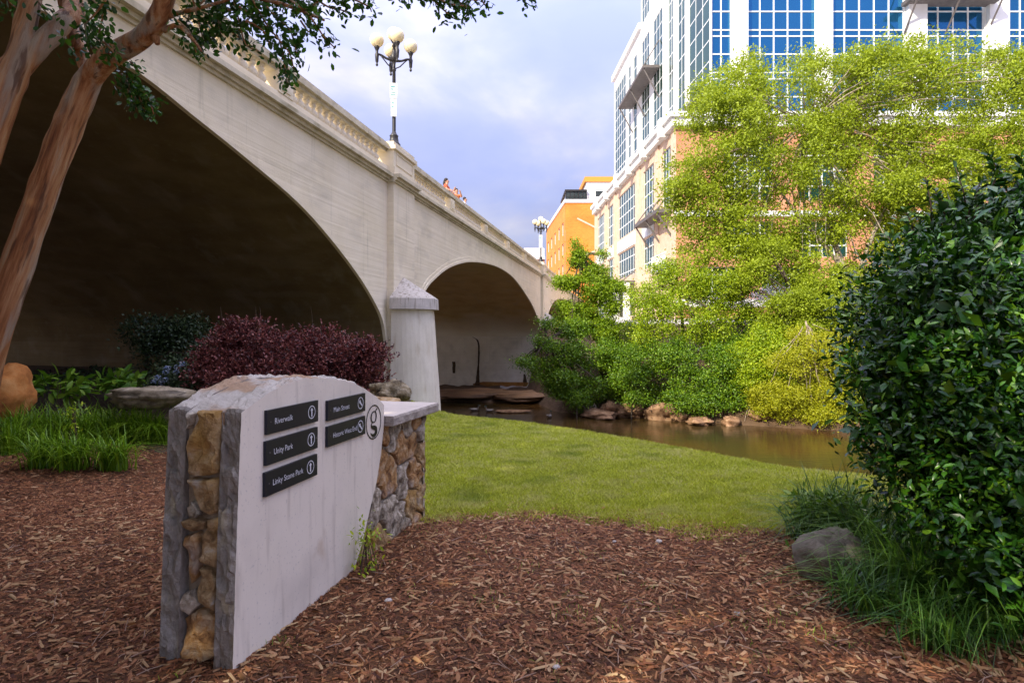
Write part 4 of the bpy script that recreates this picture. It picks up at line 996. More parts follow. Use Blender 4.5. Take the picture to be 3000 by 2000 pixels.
# ------------------------------------------------------------------ plants
def foliage(name, blobs, n, size, m, parent, sub=40, spread=.28, leaf=LEAF4, seed=1, up=.5, droop=.2, shell=.55, label=None, ragged=False):
    """leaves gathered in twig clusters spread through the union of ellipsoids"""
    rg = np.random.default_rng(seed); bl = np.array([[*c, *r] for c, r in blobs], float)
    if ragged:
        ex = []
        for q in bl:
            for _ in range(5):
                d = unit(rg.normal(size=3)+np.array([0,0,.25])); k = .22+.3*rg.random(); ex.append(np.concatenate([q[:3]+d*q[3:]*(.85+.3*rg.random()), q[3:]*k]))
        bl = np.concatenate([bl*np.array([1,1,1,.85,.85,.85]), np.array(ex)])
    vol = bl[:,3]*bl[:,4]*bl[:,5]; vol = vol**.75; pr = vol/vol.sum()
    nc = max(6, int(n/sub)); bi = rg.choice(len(bl), nc, p=pr)
    d = unit(rg.normal(size=(nc,3))); rad = (shell+(1-shell)*rg.random(nc)**.6)*np.where(rg.random(nc) < .12, 1.12, 1)
    cen = bl[bi,:3]+d*rad[:,None]*bl[bi,3:]
    cs = spread*(.5+rg.random(nc))
    ci = rg.integers(0, nc, n); g = rg.normal(size=(n,3))*np.array([1,1,.62])
    pos = cen[ci]+g*cs[ci][:,None]
    outd = unit(d[ci]+.6*unit(g)); 
    Z = unit(outd*.55+np.array([0,0,up])+rg.normal(size=(n,3))*.45)
    X = unit(rg.normal(size=(n,3))+outd*.7-np.array([0,0,droop]))
    s_ = size*(.6+.7*rg.random(n))
    return link(name, scatter(name, *leaf, pos, X, Z, s_), m, parent)

def limbs(mb, base, tips, r0, seed, seg=8, wob=.12):
    rr = random.Random(seed)
    for tip, f, rt in tips:
        base_ = Vector(f); tip = Vector(tip); d = tip-base_; n2 = 7; pts = []
        for i in range(n2+1):
            k = i/n2; q = base_+d*k+Vector((rr.uniform(-1,1), rr.uniform(-1,1), rr.uniform(-.5,.5)))*wob*d.length*.25*math.sin(math.pi*k)
            q.z += d.length*.06*math.sin(math.pi*k); pts.append(q)
        mb.tube(pts, [rt*(1-.8*i/n2)+.004 for i in range(n2+1)], seg, lump=.12)

def twigs_to(mb, start, blobs, r, seed, k=3):
    rr = random.Random(seed)
    for c, rad in blobs:
        for j in range(k):
            d = Vector((rr.gauss(0,1), rr.gauss(0,1), rr.gauss(.2,1))).normalized()
            tip = Vector(c)+Vector((d.x*rad[0], d.y*rad[1], d.z*rad[2]))*.75
            limbs(mb, None, [(tip, Vector(start).lerp(Vector(c), rr.uniform(.0,.5)), r*rr.uniform(.4,.8))], r, rr.random(), 6)

def PB(px, py, Y, rx, ry, rz): return (tuple(P(px, py, Y)), (rx, ry, rz))   # radii in metres

def tree(name, label, trunk, blobs, n, size, lm, bm, seed, sub=40, spread=.3, cat='tree', k=2, extra=None, tr=.12, **kw):
    base = Vector(trunk[0][0]); t = empty(name, base, label, cat)
    mb = MB(); 
    pts, rr = smoothpath([p for p, r in trunk], [r for p, r in trunk], 5); mb.tube(pts, rr, 10, lump=.15)
    for e in (extra or []): pts, rr = smoothpath([p for p, r in e], [r for p, r in e], 5); mb.tube(pts, rr, 8, lump=.15)
    twigs_to(mb, trunk[-1][0], blobs, tr, seed, k)
    mb.build('trunk', bm, t, True)
    foliage('crown', blobs, n, size, lm, t, sub, spread, seed=seed, ragged=True, **kw)
    return t
def G(px, Y, dz=-.2):
    x = (px-1500)/1750*Y; return Vector((x, Y, float(hgt(x, Y))+dz))

# big pale-barked birch on the far bank
bir = [PB(2090,330,37,2.2,2,1.7), PB(2230,300,37,2.3,2,2.0), PB(2060,520,36.5,2.2,2,1.6), PB(2180,470,36,2.2,2,1.9), PB(2010,610,36.5,1.6,1.6,1.2), PB(2330,440,36,2.3,2.2,2.0),
       PB(2400,270,38,2.0,2,1.8), PB(2550,280,38,2.3,2,2.0), PB(2700,230,38,2.4,2,1.9), PB(2860,250,38,2.5,2,2.0), PB(3000,260,38,2.5,2,2.2), PB(3100,420,38,3,2.5,3),
       PB(2470,420,37,2.2,2,2.0), PB(2620,430,37,2.3,2.2,2.0), PB(2780,430,37,2.4,2,2.2), PB(2940,460,37,2.5,2.2,2.4), PB(2170,640,36,1.9,1.8,1.5), PB(2310,620,36,2.0,2,1.8), PB(2430,660,37,1.7,1.6,1.5),
       PB(2600,620,37,1.9,2,1.7), PB(2760,620,37,2.2,2,1.9), PB(2250,780,36,1.5,1.5,1.2), PB(2380,810,36,1.6,1.5,1.3), PB(2060,690,36.5,1.2,1.2,.9), PB(2560,780,37,1.8,2,1.5), PB(2720,800,37,2,2,1.8), PB(2140,220,37,1.0,1,.9),PB(2640,160,38,1.1,1,1),PB(2390,190,38,.9,1,1.0),PB(2820,170,38,1.2,1,1)]
_r = random.Random(9)
bir = [(c, (r[0]*.9, r[1], r[2]*1.15)) for c, r in bir]
bir += [PB(2080,760,36,1.1,1,.8), PB(2200,740,36,1.2,1,.9), PB(2120,690,36,1.0,1,.9), PB(2330,720,36,1.3,1,1.0), PB(2040,660,36,.9,.9,.7)]
BPOLY = [(1990,600),(1940,560),(1960,430),(2060,330),(2060,230),(2150,160),(2250,190),(2400,180),(2600,140),(2900,130),(3150,120),(3200,900),(2700,900),(2400,900),(2200,860),(2030,760),(1985,690)]
def inpoly(x, y, pl):
    c_ = False
    for i in range(len(pl)):
        (x0, y0), (x1, y1) = pl[i-1], pl[i]
        if (y0 > y) != (y1 > y) and x < (x1-x0)*(y-y0)/(y1-y0)+x0: c_ = not c_
    return c_
while len(bir) < 125:
    x_, y_ = _r.uniform(1900,3150), _r.uniform(120,900)
    if inpoly(x_, y_, BPOLY): q_ = _r.uniform(.55,1.25); bir.append(PB(x_, y_, _r.uniform(35.2,38.5), q_*1.15, q_, q_*.85))
tb = G(2525, 36)
tree('birch_tree', 'large yellow green birch with pale forking stems, in front of the glass building', [(tb,.30),(P(2515,1000,36.3),.27),(P(2500,870,36.5),.22),(P(2455,740,36.8),.17),(P(2420,620,37),.13),(P(2390,480,37),.08),(P(2360,350,37),.04)],
     bir, 235000, .18, M['birch_leaf'], M['bark_pale'], 3, sub=70, spread=.36, k=1, tr=.07, shell=.35,
     extra=[[(P(2503,880,36.5),.18),(P(2530,760,36.6),.14),(P(2575,650,36.8),.11),(P(2640,520,37),.08),(P(2700,380,37.5),.04)], [(P(2480,800,36.6),.13),(P(2400,700,36.4),.11),(P(2330,620,36.2),.07),(P(2260,520,36.2),.05),(P(2190,400,36.5),.03)],
            [(P(2500,860,36.4),.12),(P(2560,770,36),.11),(P(2680,690,36),.08),(P(2800,560,36.5),.04)], [(P(2450,730,36.8),.10),(P(2480,560,37),.08),(P(2510,400,37.5),.05),(P(2530,260,38),.03)]])
# vine-covered tree
tree('bank_tree', 'bright green tree draped in vines, in the middle of the far bank', [(G(2010,35.5),.16),(P(2005,1060,35.6),.13),(P(2000,950,35.8),.10),(P(1990,850,36),.06)],
     [PB(1930,860,35.6,1.3,1.3,1.2), PB(2010,820,35.8,1.5,1.4,1.2), PB(2090,860,35.5,1.3,1.3,1.2), PB(1910,960,35.4,1.1,1.2,1.3), PB(2000,940,35,1.3,1.3,1.4), PB(2090,960,35.2,1.2,1.2,1.3), PB(1950,790,36,.9,.9,.6), PB(2160,900,35.6,1.0,1,.9), PB(1880,900,35.6,.7,.8,.9)],
     42000, .125, M['vine_leaf'], M['bark_dark'], 5, sub=30, spread=.25, shell=.5)
# leaning light tree next to the bridge
tree('locust_tree', 'slender tree with a pointed light green top, beside the far end of the bridge', [(G(1760,37.5),.13),(P(1758,1030,37.3),.11),(P(1748,900,37.2),.08),(P(1735,800,37),.05),(P(1700,740,37),.02)],
     [PB(1690,760,37,.55,.6,.45), PB(1735,800,37,.8,.8,.5), PB(1660,830,37,1.0,.8,.35), PB(1740,860,37,1.0,.9,.5), PB(1800,840,37,.7,.7,.4), PB(1700,910,37,1.3,1,.5), PB(1770,960,37,1.2,1,.8), PB(1660,960,36.5,1.0,1,.6), PB(1790,900,37,.6,.6,.6), PB(1690,725,37,.22,.2,.35), PB(1765,750,37,.3,.3,.3)],
     42000, .14, M['locust_leaf'], M['bark_dark'], 6, sub=30, spread=.20, shell=.3, up=.9)
tree('drooping_bush', 'dark green leaning bush with branches reaching left over the river', [(G(1740,35.4),.12),(P(1700,1120,35.2),.10),(P(1650,1040,35),.07),(P(1600,1000,34.8),.04)],
     [PB(1600,1010,34.8,.8,.8,.5), PB(1560,1060,34.6,.7,.7,.45), PB(1650,1040,35,1.1,1,.8), PB(1720,1050,35.2,1.2,1,.9), PB(1660,1110,34.6,1.1,1,.7), PB(1740,1130,34.8,1.0,.9,.7), PB(1620,1080,34.8,.9,.8,.8), PB(1790,1040,35.4,.9,.9,.8), PB(1530,1065,34.5,.35,.3,.14), PB(1600,945,35,.5,.5,.25), PB(1690,970,35.6,1.0,.8,.5)],
     30000, .12, M['green_leaf'], M['bark_dark'], 7, sub=28, spread=.2, cat='bush', shell=.35)
def bush(label, blobs, n, size, lm, seed, name='bush', **kw):
    c = blobs[0][0]; g = Vector((c[0], c[1], float(hgt(c[0], c[1]))-.1))
    return tree(name, label, [(g,.05),(Vector(c)-Vector((0,0,.1)),.03)], blobs, n, size, lm, M['bark_dark'], seed, cat='bush', tr=.03, **kw)
bush('low dense green bush above the largest waterline rock', [PB(1850,1110,33.9,1.0,1,.9), PB(1890,1060,34.4,1.0,1,.9), PB(1830,1050,34.6,.8,.8,.8), PB(1860,1170,33.4,.8,.7,.4)], 16000, .12, M['green_leaf'], 11, sub=25, spread=.2)
bush('big rounded dark green bush over the middle of the far waterline', [PB(2030,1130,33,1.3,1.1,1.1), PB(2100,1110,33,1.2,1.1,1.0), PB(1990,1060,33.6,1.1,1,.9), PB(2060,1180,32.4,1.2,.9,.7), PB(2150,1160,32.6,.8,.8,.7), PB(2120,1040,33.6,1.0,1,.8)], 30000, .12, M['green_leaf'], 12, sub=25, spread=.22)
bush('bright yellow green bush to the left of the yellow tree', [PB(2180,1040,33,1.0,1,.8), PB(2230,1000,33,1.0,1,.9), PB(2200,1110,32.4,1.0,.9,.8), PB(2270,1080,32,.9,.9,.8)], 18000, .115, M['vine_leaf'], 13, sub=25, spread=.2)
tree('yellow_tree', 'yellowish tree leaning over the water beside the glossy shrub', [(G(2420,31.6),.12),(P(2400,1120,31.4),.10),(P(2380,1020,31.2),.07),(P(2360,940,31.2),.04)],
     [PB(2300,1060,31,1.1,1,.6), PB(2380,1010,31,1.3,1.1,.6), PB(2450,1060,31,1.2,1.1,.7), PB(2330,1150,30.8,1.0,.9,.7), PB(2410,1140,30.8,1.1,1,.8), PB(2480,1160,30.8,1.0,1,.8), PB(2390,1215,30.4,.8,.7,.4), PB(2520,1020,31,1.2,1,.8), PB(2260,1150,31,.7,.7,.6)],
     38000, .10, M['yellow_leaf'], M['bark_pale'], 14, tr=.035, sub=26, spread=.22, shell=.35)
tree('small_tree', 'loose light green tree between the vine tree and the birch trunk', [(G(2330,33.5),.1),(P(2335,1000,33.6),.08),(P(2340,900,33.8),.04)],
     [PB(2300,900,33.8,1.2,1.1,.9), PB(2390,900,33.8,1.3,1.1,.9), PB(2340,960,33.6,1.3,1.1,.8), PB(2440,960,33.8,1.1,1,.9), PB(2250,960,34,.8,.8,.6), PB(2500,930,34,1.2,1,1), PB(2210,800,34.5,1.2,1,.8), PB(2440,860,34,1.4,1,1.2), PB(2260,720,34.5,.9,.9,.7), PB(2160,850,34.6,.8,.8,.7)],
     48000, .135, M['birch_leaf'], M['bark_dark'], 15, sub=26, spread=.24, shell=.35)
bush('shaded green bush behind the vine tree, under the building terrace', [PB(2140,1010,35.5,1.3,1,.8), PB(2200,950,36,1.0,1,.7), PB(2260,1010,35,1.0,1,.9)], 14000, .12, M['green_leaf'], 16, sub=25, spread=.22)
bush('green bank bushes hidden behind the big glossy shrub', [PB(2600,1060,31,2.2,1.5,1.6), PB(2700,950,32,2.2,1.5,1.6), PB(2560,1180,30,1.6,1.2,1.0), PB(2800,1050,30,2.4,1.5,2)], 22000, .13, M['green_leaf'], 17, sub=25, spread=.3)
bush('young bush with thin leaves under the drooping bush at the water', [PB(1690,1165,34.4,.7,.6,.45), PB(1640,1150,34.6,.6,.6,.4)], 7000, .11, M['green_leaf'], 18, sub=22, spread=.18)
bush('bush behind the slender tree by the building entrance', [PB(1820,1000,38,1.0,1,.8), PB(1790,1060,37.5,.8,.8,.8), PB(1850,960,39,.8,.8,.5)], 10000, .12, M['locust_leaf'], 19, sub=25, spread=.22)
bush('low overhanging yellow green bush at the waterline right of the rocks', [PB(2290,1190,31.2,1.0,.8,.5), PB(2380,1205,30.8,1.0,.8,.45), PB(2460,1215,30.6,.9,.8,.5), PB(2230,1175,31.8,.7,.7,.45)], 15000, .105, M['yellow_leaf'], 26, sub=24, spread=.2)
bush('dark scrub filling the bank behind the waterline rocks', [PB(1930,1160,34.6,.9,.7,.6), PB(1780,1150,36,1.0,.7,.7), PB(2200,1190,32.6,.8,.6,.5), PB(1700,1180,35.6,.8,.6,.5)], 12000, .11, M['green_leaf'], 27, sub=24, spread=.2)
# roots and dead sticks hanging to the water
rk = random.Random(4)
mb = MB()
for i in range(46):
    px = rk.choice([rk.uniform(2360,2560), rk.uniform(2180,2260), rk.uniform(1700,1760)]); Y = 31.2 if px > 2300 else (32.2 if px > 2000 else 35)
    a = P(px, rk.uniform(1170,1215), Y); b2 = a+Vector((rk.uniform(-.5,.5), rk.uniform(-.5,.1), -rk.uniform(.3,.9))); mb.tube([a, a.lerp(b2,.5)+Vector((rk.uniform(-.15,.15),0,.08)), b2], [.02,.015,.008], 5)
tag(mb.build('dead_branches', M['bark_pale']), 'tangle of bare sticks and roots hanging to the water on the far bank', 'branches', kind='stuff')

# glossy holly-like shrub at the right ------------------------------------------------
hol = empty('glossy_shrub', (3.5,4.3,0), 'large dark glossy broadleaf shrub filling the right edge', 'shrub')
hb = []
def H(px, py, Y, r, rz=None): hb.append(PB(px, py, Y, r, r*.9, rz or r))
for a in ((2715,1010,3.9,.37),(2700,1150,3.85,.33),(2730,900,4.1,.31),(2760,830,4.2,.40),(2880,730,4.3,.38),(2985,650,4.3,.38),(2740,780,4.2,.16),(2800,640,4.3,.15),(2910,560,4.3,.14),(2610,850,4.1,.10),(2560,1040,4.0,.14),(2780,950,3.8,.50),(2900,850,3.9,.5),(2700,1150,3.7,.42),(2710,1290,3.7,.33),(2760,1320,3.55,.42),(2880,1100,3.6,.50),(3000,1000,3.6,.5),(2900,1320,3.4,.42),(3000,1250,3.3,.42),
          (2770,1430,3.7,.30),(2820,1480,3.4,.34),(2940,1500,3.25,.34),(3110,760,4.2,.5),(3150,900,4.2,.8),(3150,1200,3.8,.7),(2765,730,4.4,.2),(3060,1480,3.2,.40),(2960,1640,3.1,.26),(3050,1680,3.0,.26),(2800,1000,4.4,.8),(3000,900,4.6,.9)): H(*a)
foliage('crown', hb, 60000, .055, M['holly_leaf'], hol, sub=13, spread=.075, leaf=LEAF8, seed=21, up=.55, droop=.05, shell=.74)
core_b = [(c, tuple(x*.80 for x in r)) for c, r in hb]
foliage('inner_foliage', core_b, 9000, .11, M['holly_leaf'], hol, sub=16, spread=.1, leaf=LEAF4, seed=22, shell=.2)
mb = MB(); twigs_to(mb, (3.2,4.2,.3), hb[:26], .03, 23, 2)
for px in (2800,2880,2960,3040): 
    q = G(px, 3.7, -.05); mb.tube([q, q+Vector((rk.uniform(-.2,.2), .1, .7)), q+Vector((rk.uniform(-.3,.3), .2, 1.4))], [.035,.03,.015], 8)
lv_p, lv_x = [], []
shoots = [((2835,640),(2800,490),4.2),((2830,640),(2870,535),4.2),((2730,680),(2712,520),4.3),((2770,640),(2740,560),4.3),((2950,560),(2895,450),4.2),((3000,520),(2990,455),4.2),((2900,560),(2925,480),4.2),((2650,800),(2600,690),4.2),((2540,950),(2470,930),4.0),((2530,1090),(2465,1100),3.9),((2560,1250),(2490,1300),3.8),((2600,1380),(2525,1310),3.8),((2680,700),(2650,610),4.3)]
for (a, b2, Y) in shoots:
    p0, p1 = P(*a, Y), P(*b2, Y); mb.tube([p0, p0.lerp(p1,.5)+Vector((.015,0,0)), p1], [.007,.005,.003], 5)
    for i in range(24):
        k = rk.random()**.8; q = p0.lerp(p1, k); lv_p.append(q); lv_x.append(((p1-p0).normalized()*.7+Vector((rk.gauss(0,1),rk.gauss(0,1),rk.gauss(0,.5))).normalized()))
mb.build('stems', M['twig'], hol, True)
lx = np.array([tuple(v) for v in lv_x]); link('shoot_leaves', scatter('shoot_leaves', *LEAF8, np.array([tuple(v) for v in lv_p]), lx, RNG.normal(size=lx.shape)*.5+np.array([.1,-.3,.8]), .07*(.6+.6*RNG.random(len(lx)))), M['holly_leaf'], hol)

# blade clumps -----------------------------------------------------------------
def blades(name, centers, nper, length, width, m, parent, seed, lean=.55, seg=6, up=1.0):
    rg = np.random.default_rng(seed); N_ = len(centers)*nper
    c = np.repeat(np.array([tuple(q) for q in centers]), nper, axis=0); base = c+rg.normal(size=(N_,3))*np.array([.06,.06,0])
    a = rg.random(N_)*2*np.pi; d = np.stack([np.cos(a), np.sin(a), np.zeros(N_)], 1)
    ln = length*(.55+.6*rg.random(N_)); le = lean*(.25+1.1*rg.random(N_)); side = np.stack([-d[:,1], d[:,0], np.zeros(N_)], 1)
    V = []
    for i in range(seg+1):
        k = i/seg; fall = 1.15*le*k**1.7*ln; h = ln*(k*up-.80*le*k**2.6)
        w_ = width*(1-k**2.2)*(.7+.6*k*(1-k)*2)
        mid = base+d*fall[:,None]+np.array([0,0,1])*h[:,None]
        V.append(mid+side*w_/2); V.append(mid-side*w_/2)
    V = np.stack(V, 1).reshape(-1, 3); k2 = 2*(seg+1)
    q = np.array([[2*i, 2*i+1, 2*i+3, 2*i+2] for i in range(seg)]).ravel()
    loops = (q[None]+np.arange(N_)[:,None]*k2).ravel()
    return link(name, npmesh(name, V, loops, np.full(N_*seg, 4)), m, parent)
lily_spots = [(20,1330,'at the left edge, front row'), (120,1370,'second from the left in the front row'), (205,1375,'tallest front clump left of the narrow one'), (318,1378,'separate narrow clump, front row nearest the sign'),
              (60,1260,'behind the leftmost front clump'), (160,1240,'in the middle of the bed, behind the front row'), (250,1290,'behind and between the two front right clumps'), (330,1280,'behind the narrow front clump'),
              (390,1270,'right of centre in the middle row'), (450,1240,'near the sign, below the long boulder'), (500,1215,'closest to the sign at the boulder end'), (300,1215,'back row before the long boulder'), (210,1200,'back row below the broad leaf plants'), (110,1215,'back row right of the orange boulder'), (30,1240,'at the left edge below the orange boulder'),(400,1210,'back row against the long boulder')]
for i, (px, py, w2) in enumerate(lily_spots):
    Y = 1.6*1750/(py-975); Y = min(Y, 8.4)
    for _ in range(3):
        x = (px-1500)/1750*Y; Y = (EYE-float(hgt(x, Y)))*1750/(py-975)
    Y = min(Y, 8.3)
    g = G(px, Y, 0)
    o = blades('grass_clump', [g, g+Vector((.10,.05,0)), g+Vector((-.06,.08,0))], 60, .66, .017, M['lily'], None, 100+i, .75)
    tag(o, 'arching green daylily clump '+w2, 'plant', 'arching daylily clumps in the bed left of the sign')
lir = [(2390,1540,4.55,.42,'small leaning blade clump over the lawn edge, left of the other clumps'), (2440,1490,4.8,.5,'stiff blade clump highest on the left, against the river'), (2450,1560,4.6,.50,'upper clump of stiff dark blades leaning left from under the shrub'), (2520,1600,4.3,.55,'tall dark blade clump behind the grey boulder'), (2590,1700,3.85,.50,'long bladed clump in front of the glossy shrub'),
       (2545,1790,3.42,.33,'short clump right in front of the grey boulder'), (2700,1760,3.5,.55,'wide arching clump at the foot of the shrub'), (2820,1790,3.35,.5,'blade clump near the right bottom, under low branches'), (2930,1840,3.15,.45,'blade clump at the right edge of the picture'), (2650,1620,4.1,.55,'clump half hidden inside the base of the shrub'), (2760,1870,3.05,.28,'small thin clump growing in the mulch')]
for i, (px, py, Y, ln, lb) in enumerate(lir):
    g = G(px, Y, 0); o = blades('grass_clump', [g, g+Vector((.06,.03,0)), g+Vector((-.05,.05,0))], 70, ln*1.35, .010, M['liriope'], None, 140+i, .85)
    tag(o, lb, 'plant', 'liriope clumps under the glossy shrub')
# low leafy plant left of the shrub base
def leafy(label, c, r, n, size, m, seed, name='leafy_plant', leaf=LEAF8, **kw):
    t = empty(name, (c[0], c[1], float(hgt(c[0], c[1]))), label, 'plant')
    foliage('leaves', [(tuple(c), r)], n, size, m, t, sub=8, spread=.05, leaf=leaf, seed=seed, up=1.2, shell=.3, **kw)
    mb = MB()
    for _ in range(8): q = Vector((c[0]+rk.uniform(-.1,.1), c[1]+rk.uniform(-.1,.1), float(hgt(c[0],c[1]))-.01)); mb.tube([q, Vector(c)+Vector((rk.uniform(-r[0],r[0])*.6, rk.uniform(-r[1],r[1])*.6, rk.uniform(0,r[2])*.5))], [.004,.003], 5)
    mb.build('stems', M['twig'], t); return t
leafy('low bright leafy plant spilling over the lawn edge left of the boulder', P(2400,1480,4.7), (.22,.2,.12), 420, .07, M['green_leaf'], 31)
leafy('low leafy plant right above the grey boulder', P(2490,1500,4.5), (.22,.2,.14), 420, .075, M['green_leaf'], 32)
leafy('small green leafy sprig in front of the stone boulder foot', P(2380,1600,4.2), (.08,.08,.04), 60, .06, M['green_leaf'], 33)
leafy('little green weed climbing the joint between sign and stone wall', P(1078,1590,3.98), (.035,.04,.17), 170, .035, M['vine_leaf'], 34)
leafy('broad leaf plant left of the purple shrub under the arch', P(360,1115,11), (.38,.3,.12), 160, .22, M['hosta'], 35, 'hosta')
leafy('broad leaf plant beside the orange boulder', P(185,1130,9.6), (.38,.3,.22), 150, .20, M['hosta'], 36, 'hosta')
leafy('dark ground cover plant beneath the arch at far left', P(90,1115,11), (.7,.4,.16), 500, .09, M['dark_leaf'], 37)
leafy('dark ground cover beneath the arch behind the hostas', P(270,1095,12.5), (1.2,.4,.14), 800, .09, M['dark_leaf'], 38)
leafy('single upright leafy weed rising from the daylilies', P(215,1215,7.2), (.05,.05,.18), 70, .055, M['vine_leaf'], 39)
# purple loropetalum, dark bush, hydrangea
pur = [(tuple(Vector(c)+Vector((0,0,-.10))), (r[0]*.9, r[1], r[2]*.82)) for c, r in [PB(670,1020,9.6,.5,.4,.36), PB(740,1010,9.4,.55,.4,.42), PB(850,1030,9.3,.55,.45,.40), PB(950,1025,9.2,.5,.45,.38), PB(1040,1060,9.0,.42,.4,.34), PB(640,1080,9.4,.4,.4,.28), PB(700,1090,9.0,.5,.4,.30), PB(820,1100,8.8,.5,.4,.30), PB(930,1100,8.8,.5,.4,.30), PB(1060,1110,8.8,.35,.3,.24), PB(700,975,9.6,.2,.2,.18), PB(1075,1030,8.9,.2,.2,.14)]]
pt = empty('purple_shrub', (P(850,1100,9.2).x, 9.2, float(hgt(P(850,1100,9.2).x, 9.2))), 'wide purple leaved shrub behind the sign', 'shrub')
def sprays(name, blobs, n, ln, m, parent, seed, leaves=14, lsize=.045):
    rg = np.random.default_rng(seed); bl = np.array([[*c, *r] for c, r in blobs]); bi = rg.integers(0, len(bl), n)
    d = unit(rg.normal(size=(n,3))+np.array([0,-.2,.45])); st = bl[bi,:3]+d*bl[bi,3:]*(.55+.4*rg.random(n))[:,None]
    dr = unit(d+rg.normal(size=(n,3))*.35+np.array([0,0,.35])); L_ = ln*(.5+.9*rg.random(n))
    k = rg.random((n, leaves)); p = st[:,None]+dr[:,None]*(k*L_[:,None])[...,None]
    X = unit(dr[:,None]*.8+rg.normal(size=(n,leaves,3))*.6); Z = rg.normal(size=(n,leaves,3))*.6+np.array([0,0,.7])
    return link(name, scatter(name, *LEAF4, p.reshape(-1,3), X.reshape(-1,3), Z.reshape(-1,3), lsize*(.6+.6*rg.random(n*leaves))), m, parent)
sprays('foliage', pur, 2800, .24, M['purple_leaf'], pt, 41, 16, .05)
foliage('inner_foliage', [(c, tuple(x*.8 for x in r)) for c, r in pur], 9000, .06, M['purple_leaf'], pt, sub=20, spread=.08, seed=42, shell=.2)
mb = MB(); twigs_to(mb, P(850,1130,9.2), pur, .02, 43, 3)
for px in (655,757,770,920): p = P(px, 990, 9.5); mb.tube([p, p+Vector((-.03,0,.35)), p+Vector((-.05,0,.5))], [.004,.003,.002], 5)
mb.build('stems', M['twig'], pt)
db = [PB(430,970,12,.55,.5,.34), PB(520,985,12,.55,.5,.40), PB(470,1040,11.8,.45,.5,.35), PB(560,1040,11.6,.6,.5,.5), PB(580,1110,11,.6,.5,.4)]
bush('dark evergreen shrub behind the purple one, beneath the arch', db, 12000, .065, M['dark_leaf'], 44, name='dark_shrub', sub=18, spread=.1)
hy = [PB(480,1120,9.4,.22,.2,.16), PB(560,1110,9.4,.3,.25,.2), PB(520,1080,9.8,.3,.25,.16)]
ht = empty('hydrangea', (P(520,1140,9.5).x, 9.5, .05), 'hydrangea with small blue and white flower heads left of the purple shrub', 'shrub')
foliage('leaves', hy, 1600, .08, M['dark_leaf'], ht, sub=10, spread=.07, leaf=LEAF8, seed=46)
for i, (px, py) in enumerate(((462,1105),(485,1112),(452,1118),(485,1090),(520,1075),(490,1078),(535,1065),(560,1085),(583,1100),(600,1090),(515,1090),(475,1120))):
    p = P(px, py, 9.2); a = unit(RNG.normal(size=(60,3)))
    pos = np.array(p)+a*np.array([.048,.048,.034]); link('flower_head', scatter('flower_head', *LEAF4, pos, np.cross(a, RNG.normal(size=(60,3))), a, np.full(60, .03)), M['petal'], ht)
# azalea-like white flowers on the terrace edge
wt = [PB(2170,880,40,2.2,.8,.5), PB(2300,860,40,2.2,.8,.45), PB(2050,1030,38,.8,.6,.3)]
o = foliage('blossom_shrub', wt, 5000, .14, M['azalea'], None, sub=14, spread=.2, seed=47); tag(o, 'white blossoming shrub on the terrace edge behind the trees', 'shrub')

# ------------------------------------------------------------------ crape myrtle at the left
cm_t = empty('crape_myrtle', P(-150,1650,4.1), 'crape myrtle with smooth cinnamon bark and leafy branches overhanging the top left', 'tree')
mb = MB()
D = 4.0
def br(pts, seg=14, k=8, lump=.10):
    p, r = smoothpath([P(x, y, d) for x, y, d, q in pts], [q*.84*d/1750 for x, y, d, q in pts], k); mb.tube(p, r, seg, lump=lump)
br([(-190,1690,4.1,75),(-150,1450,4.1,62),(-75,1180,4.05,56),(-12,960,4.0,50),(48,790,4.0,48),(100,640,4.0,46),(150,500,4.0,46),(195,380,4.0,46),(228,300,4.0,45),(258,235,3.98,40),(300,182,3.92,37),(355,145,3.85,35),(410,115,3.8,33),(450,75,3.75,34),(475,25,3.7,32),(500,-60,3.65,30),(560,-220,3.6,22),(640,-420,3.6,12)], 22, 10)
br([(225,330,4.0,26),(254,268,4.0,30),(258,215,4.02,26),(235,150,4.05,24),(218,90,4.1,22),(205,40,4.1,28),(190,-40,4.1,28),(170,-200,4.1,20),(140,-420,4.1,12)], 14)
br([(-260,1680,3.6,70),(-230,1250,3.6,58),(-150,800,3.6,56),(-70,520,3.6,54),(-10,330,3.6,52),(30,230,3.6,50),(60,170,3.6,40),(75,80,3.6,34),(90,0,3.6,33),(105,-140,3.6,24),(120,-360,3.6,12)], 18)
br([(20,240,3.6,38),(75,175,3.62,36),(130,120,3.65,33),(180,70,3.7,32),(215,35,3.8,32),(205,-30,3.9,30)], 14)
br([(205,60,4.0,26),(212,95,4.0,22),(235,150,4.0,20)], 10)
br([(455,110,3.75,16),(462,130,3.75,8)], 8)
def twig(pts, r0=5, r1=2):
    n = len(pts); p, r = smoothpath([P(*q) for q in pts], [(r0+(r1-r0)*i/(n-1))*4/1750 for i in range(n)], 4); mb.tube(p, r, 6); return p
lf_p, lf_x = [], []
def leafy_twig(pts, per=9.0, r0=5, spread=.05):
    p = twig(pts, r0, 1.5); rr = rk
    for a, b2 in zip(p[:-1], p[1:]):
        L_ = (b2-a).length; n = L_*per*10
        for _ in range(int(n)+(1 if rr.random() < n % 1 else 0)):
            q = a.lerp(b2, rr.random())+Vector((rr.gauss(0,1), rr.gauss(0,1), rr.gauss(0,1)))*spread*.55
            lf_p.append(q); lf_x.append((b2-a).normalized()*.6+Vector((rr.gauss(0,1), rr.gauss(0,1), rr.gauss(-.2,.8))).normalized())
Dt = 3.7
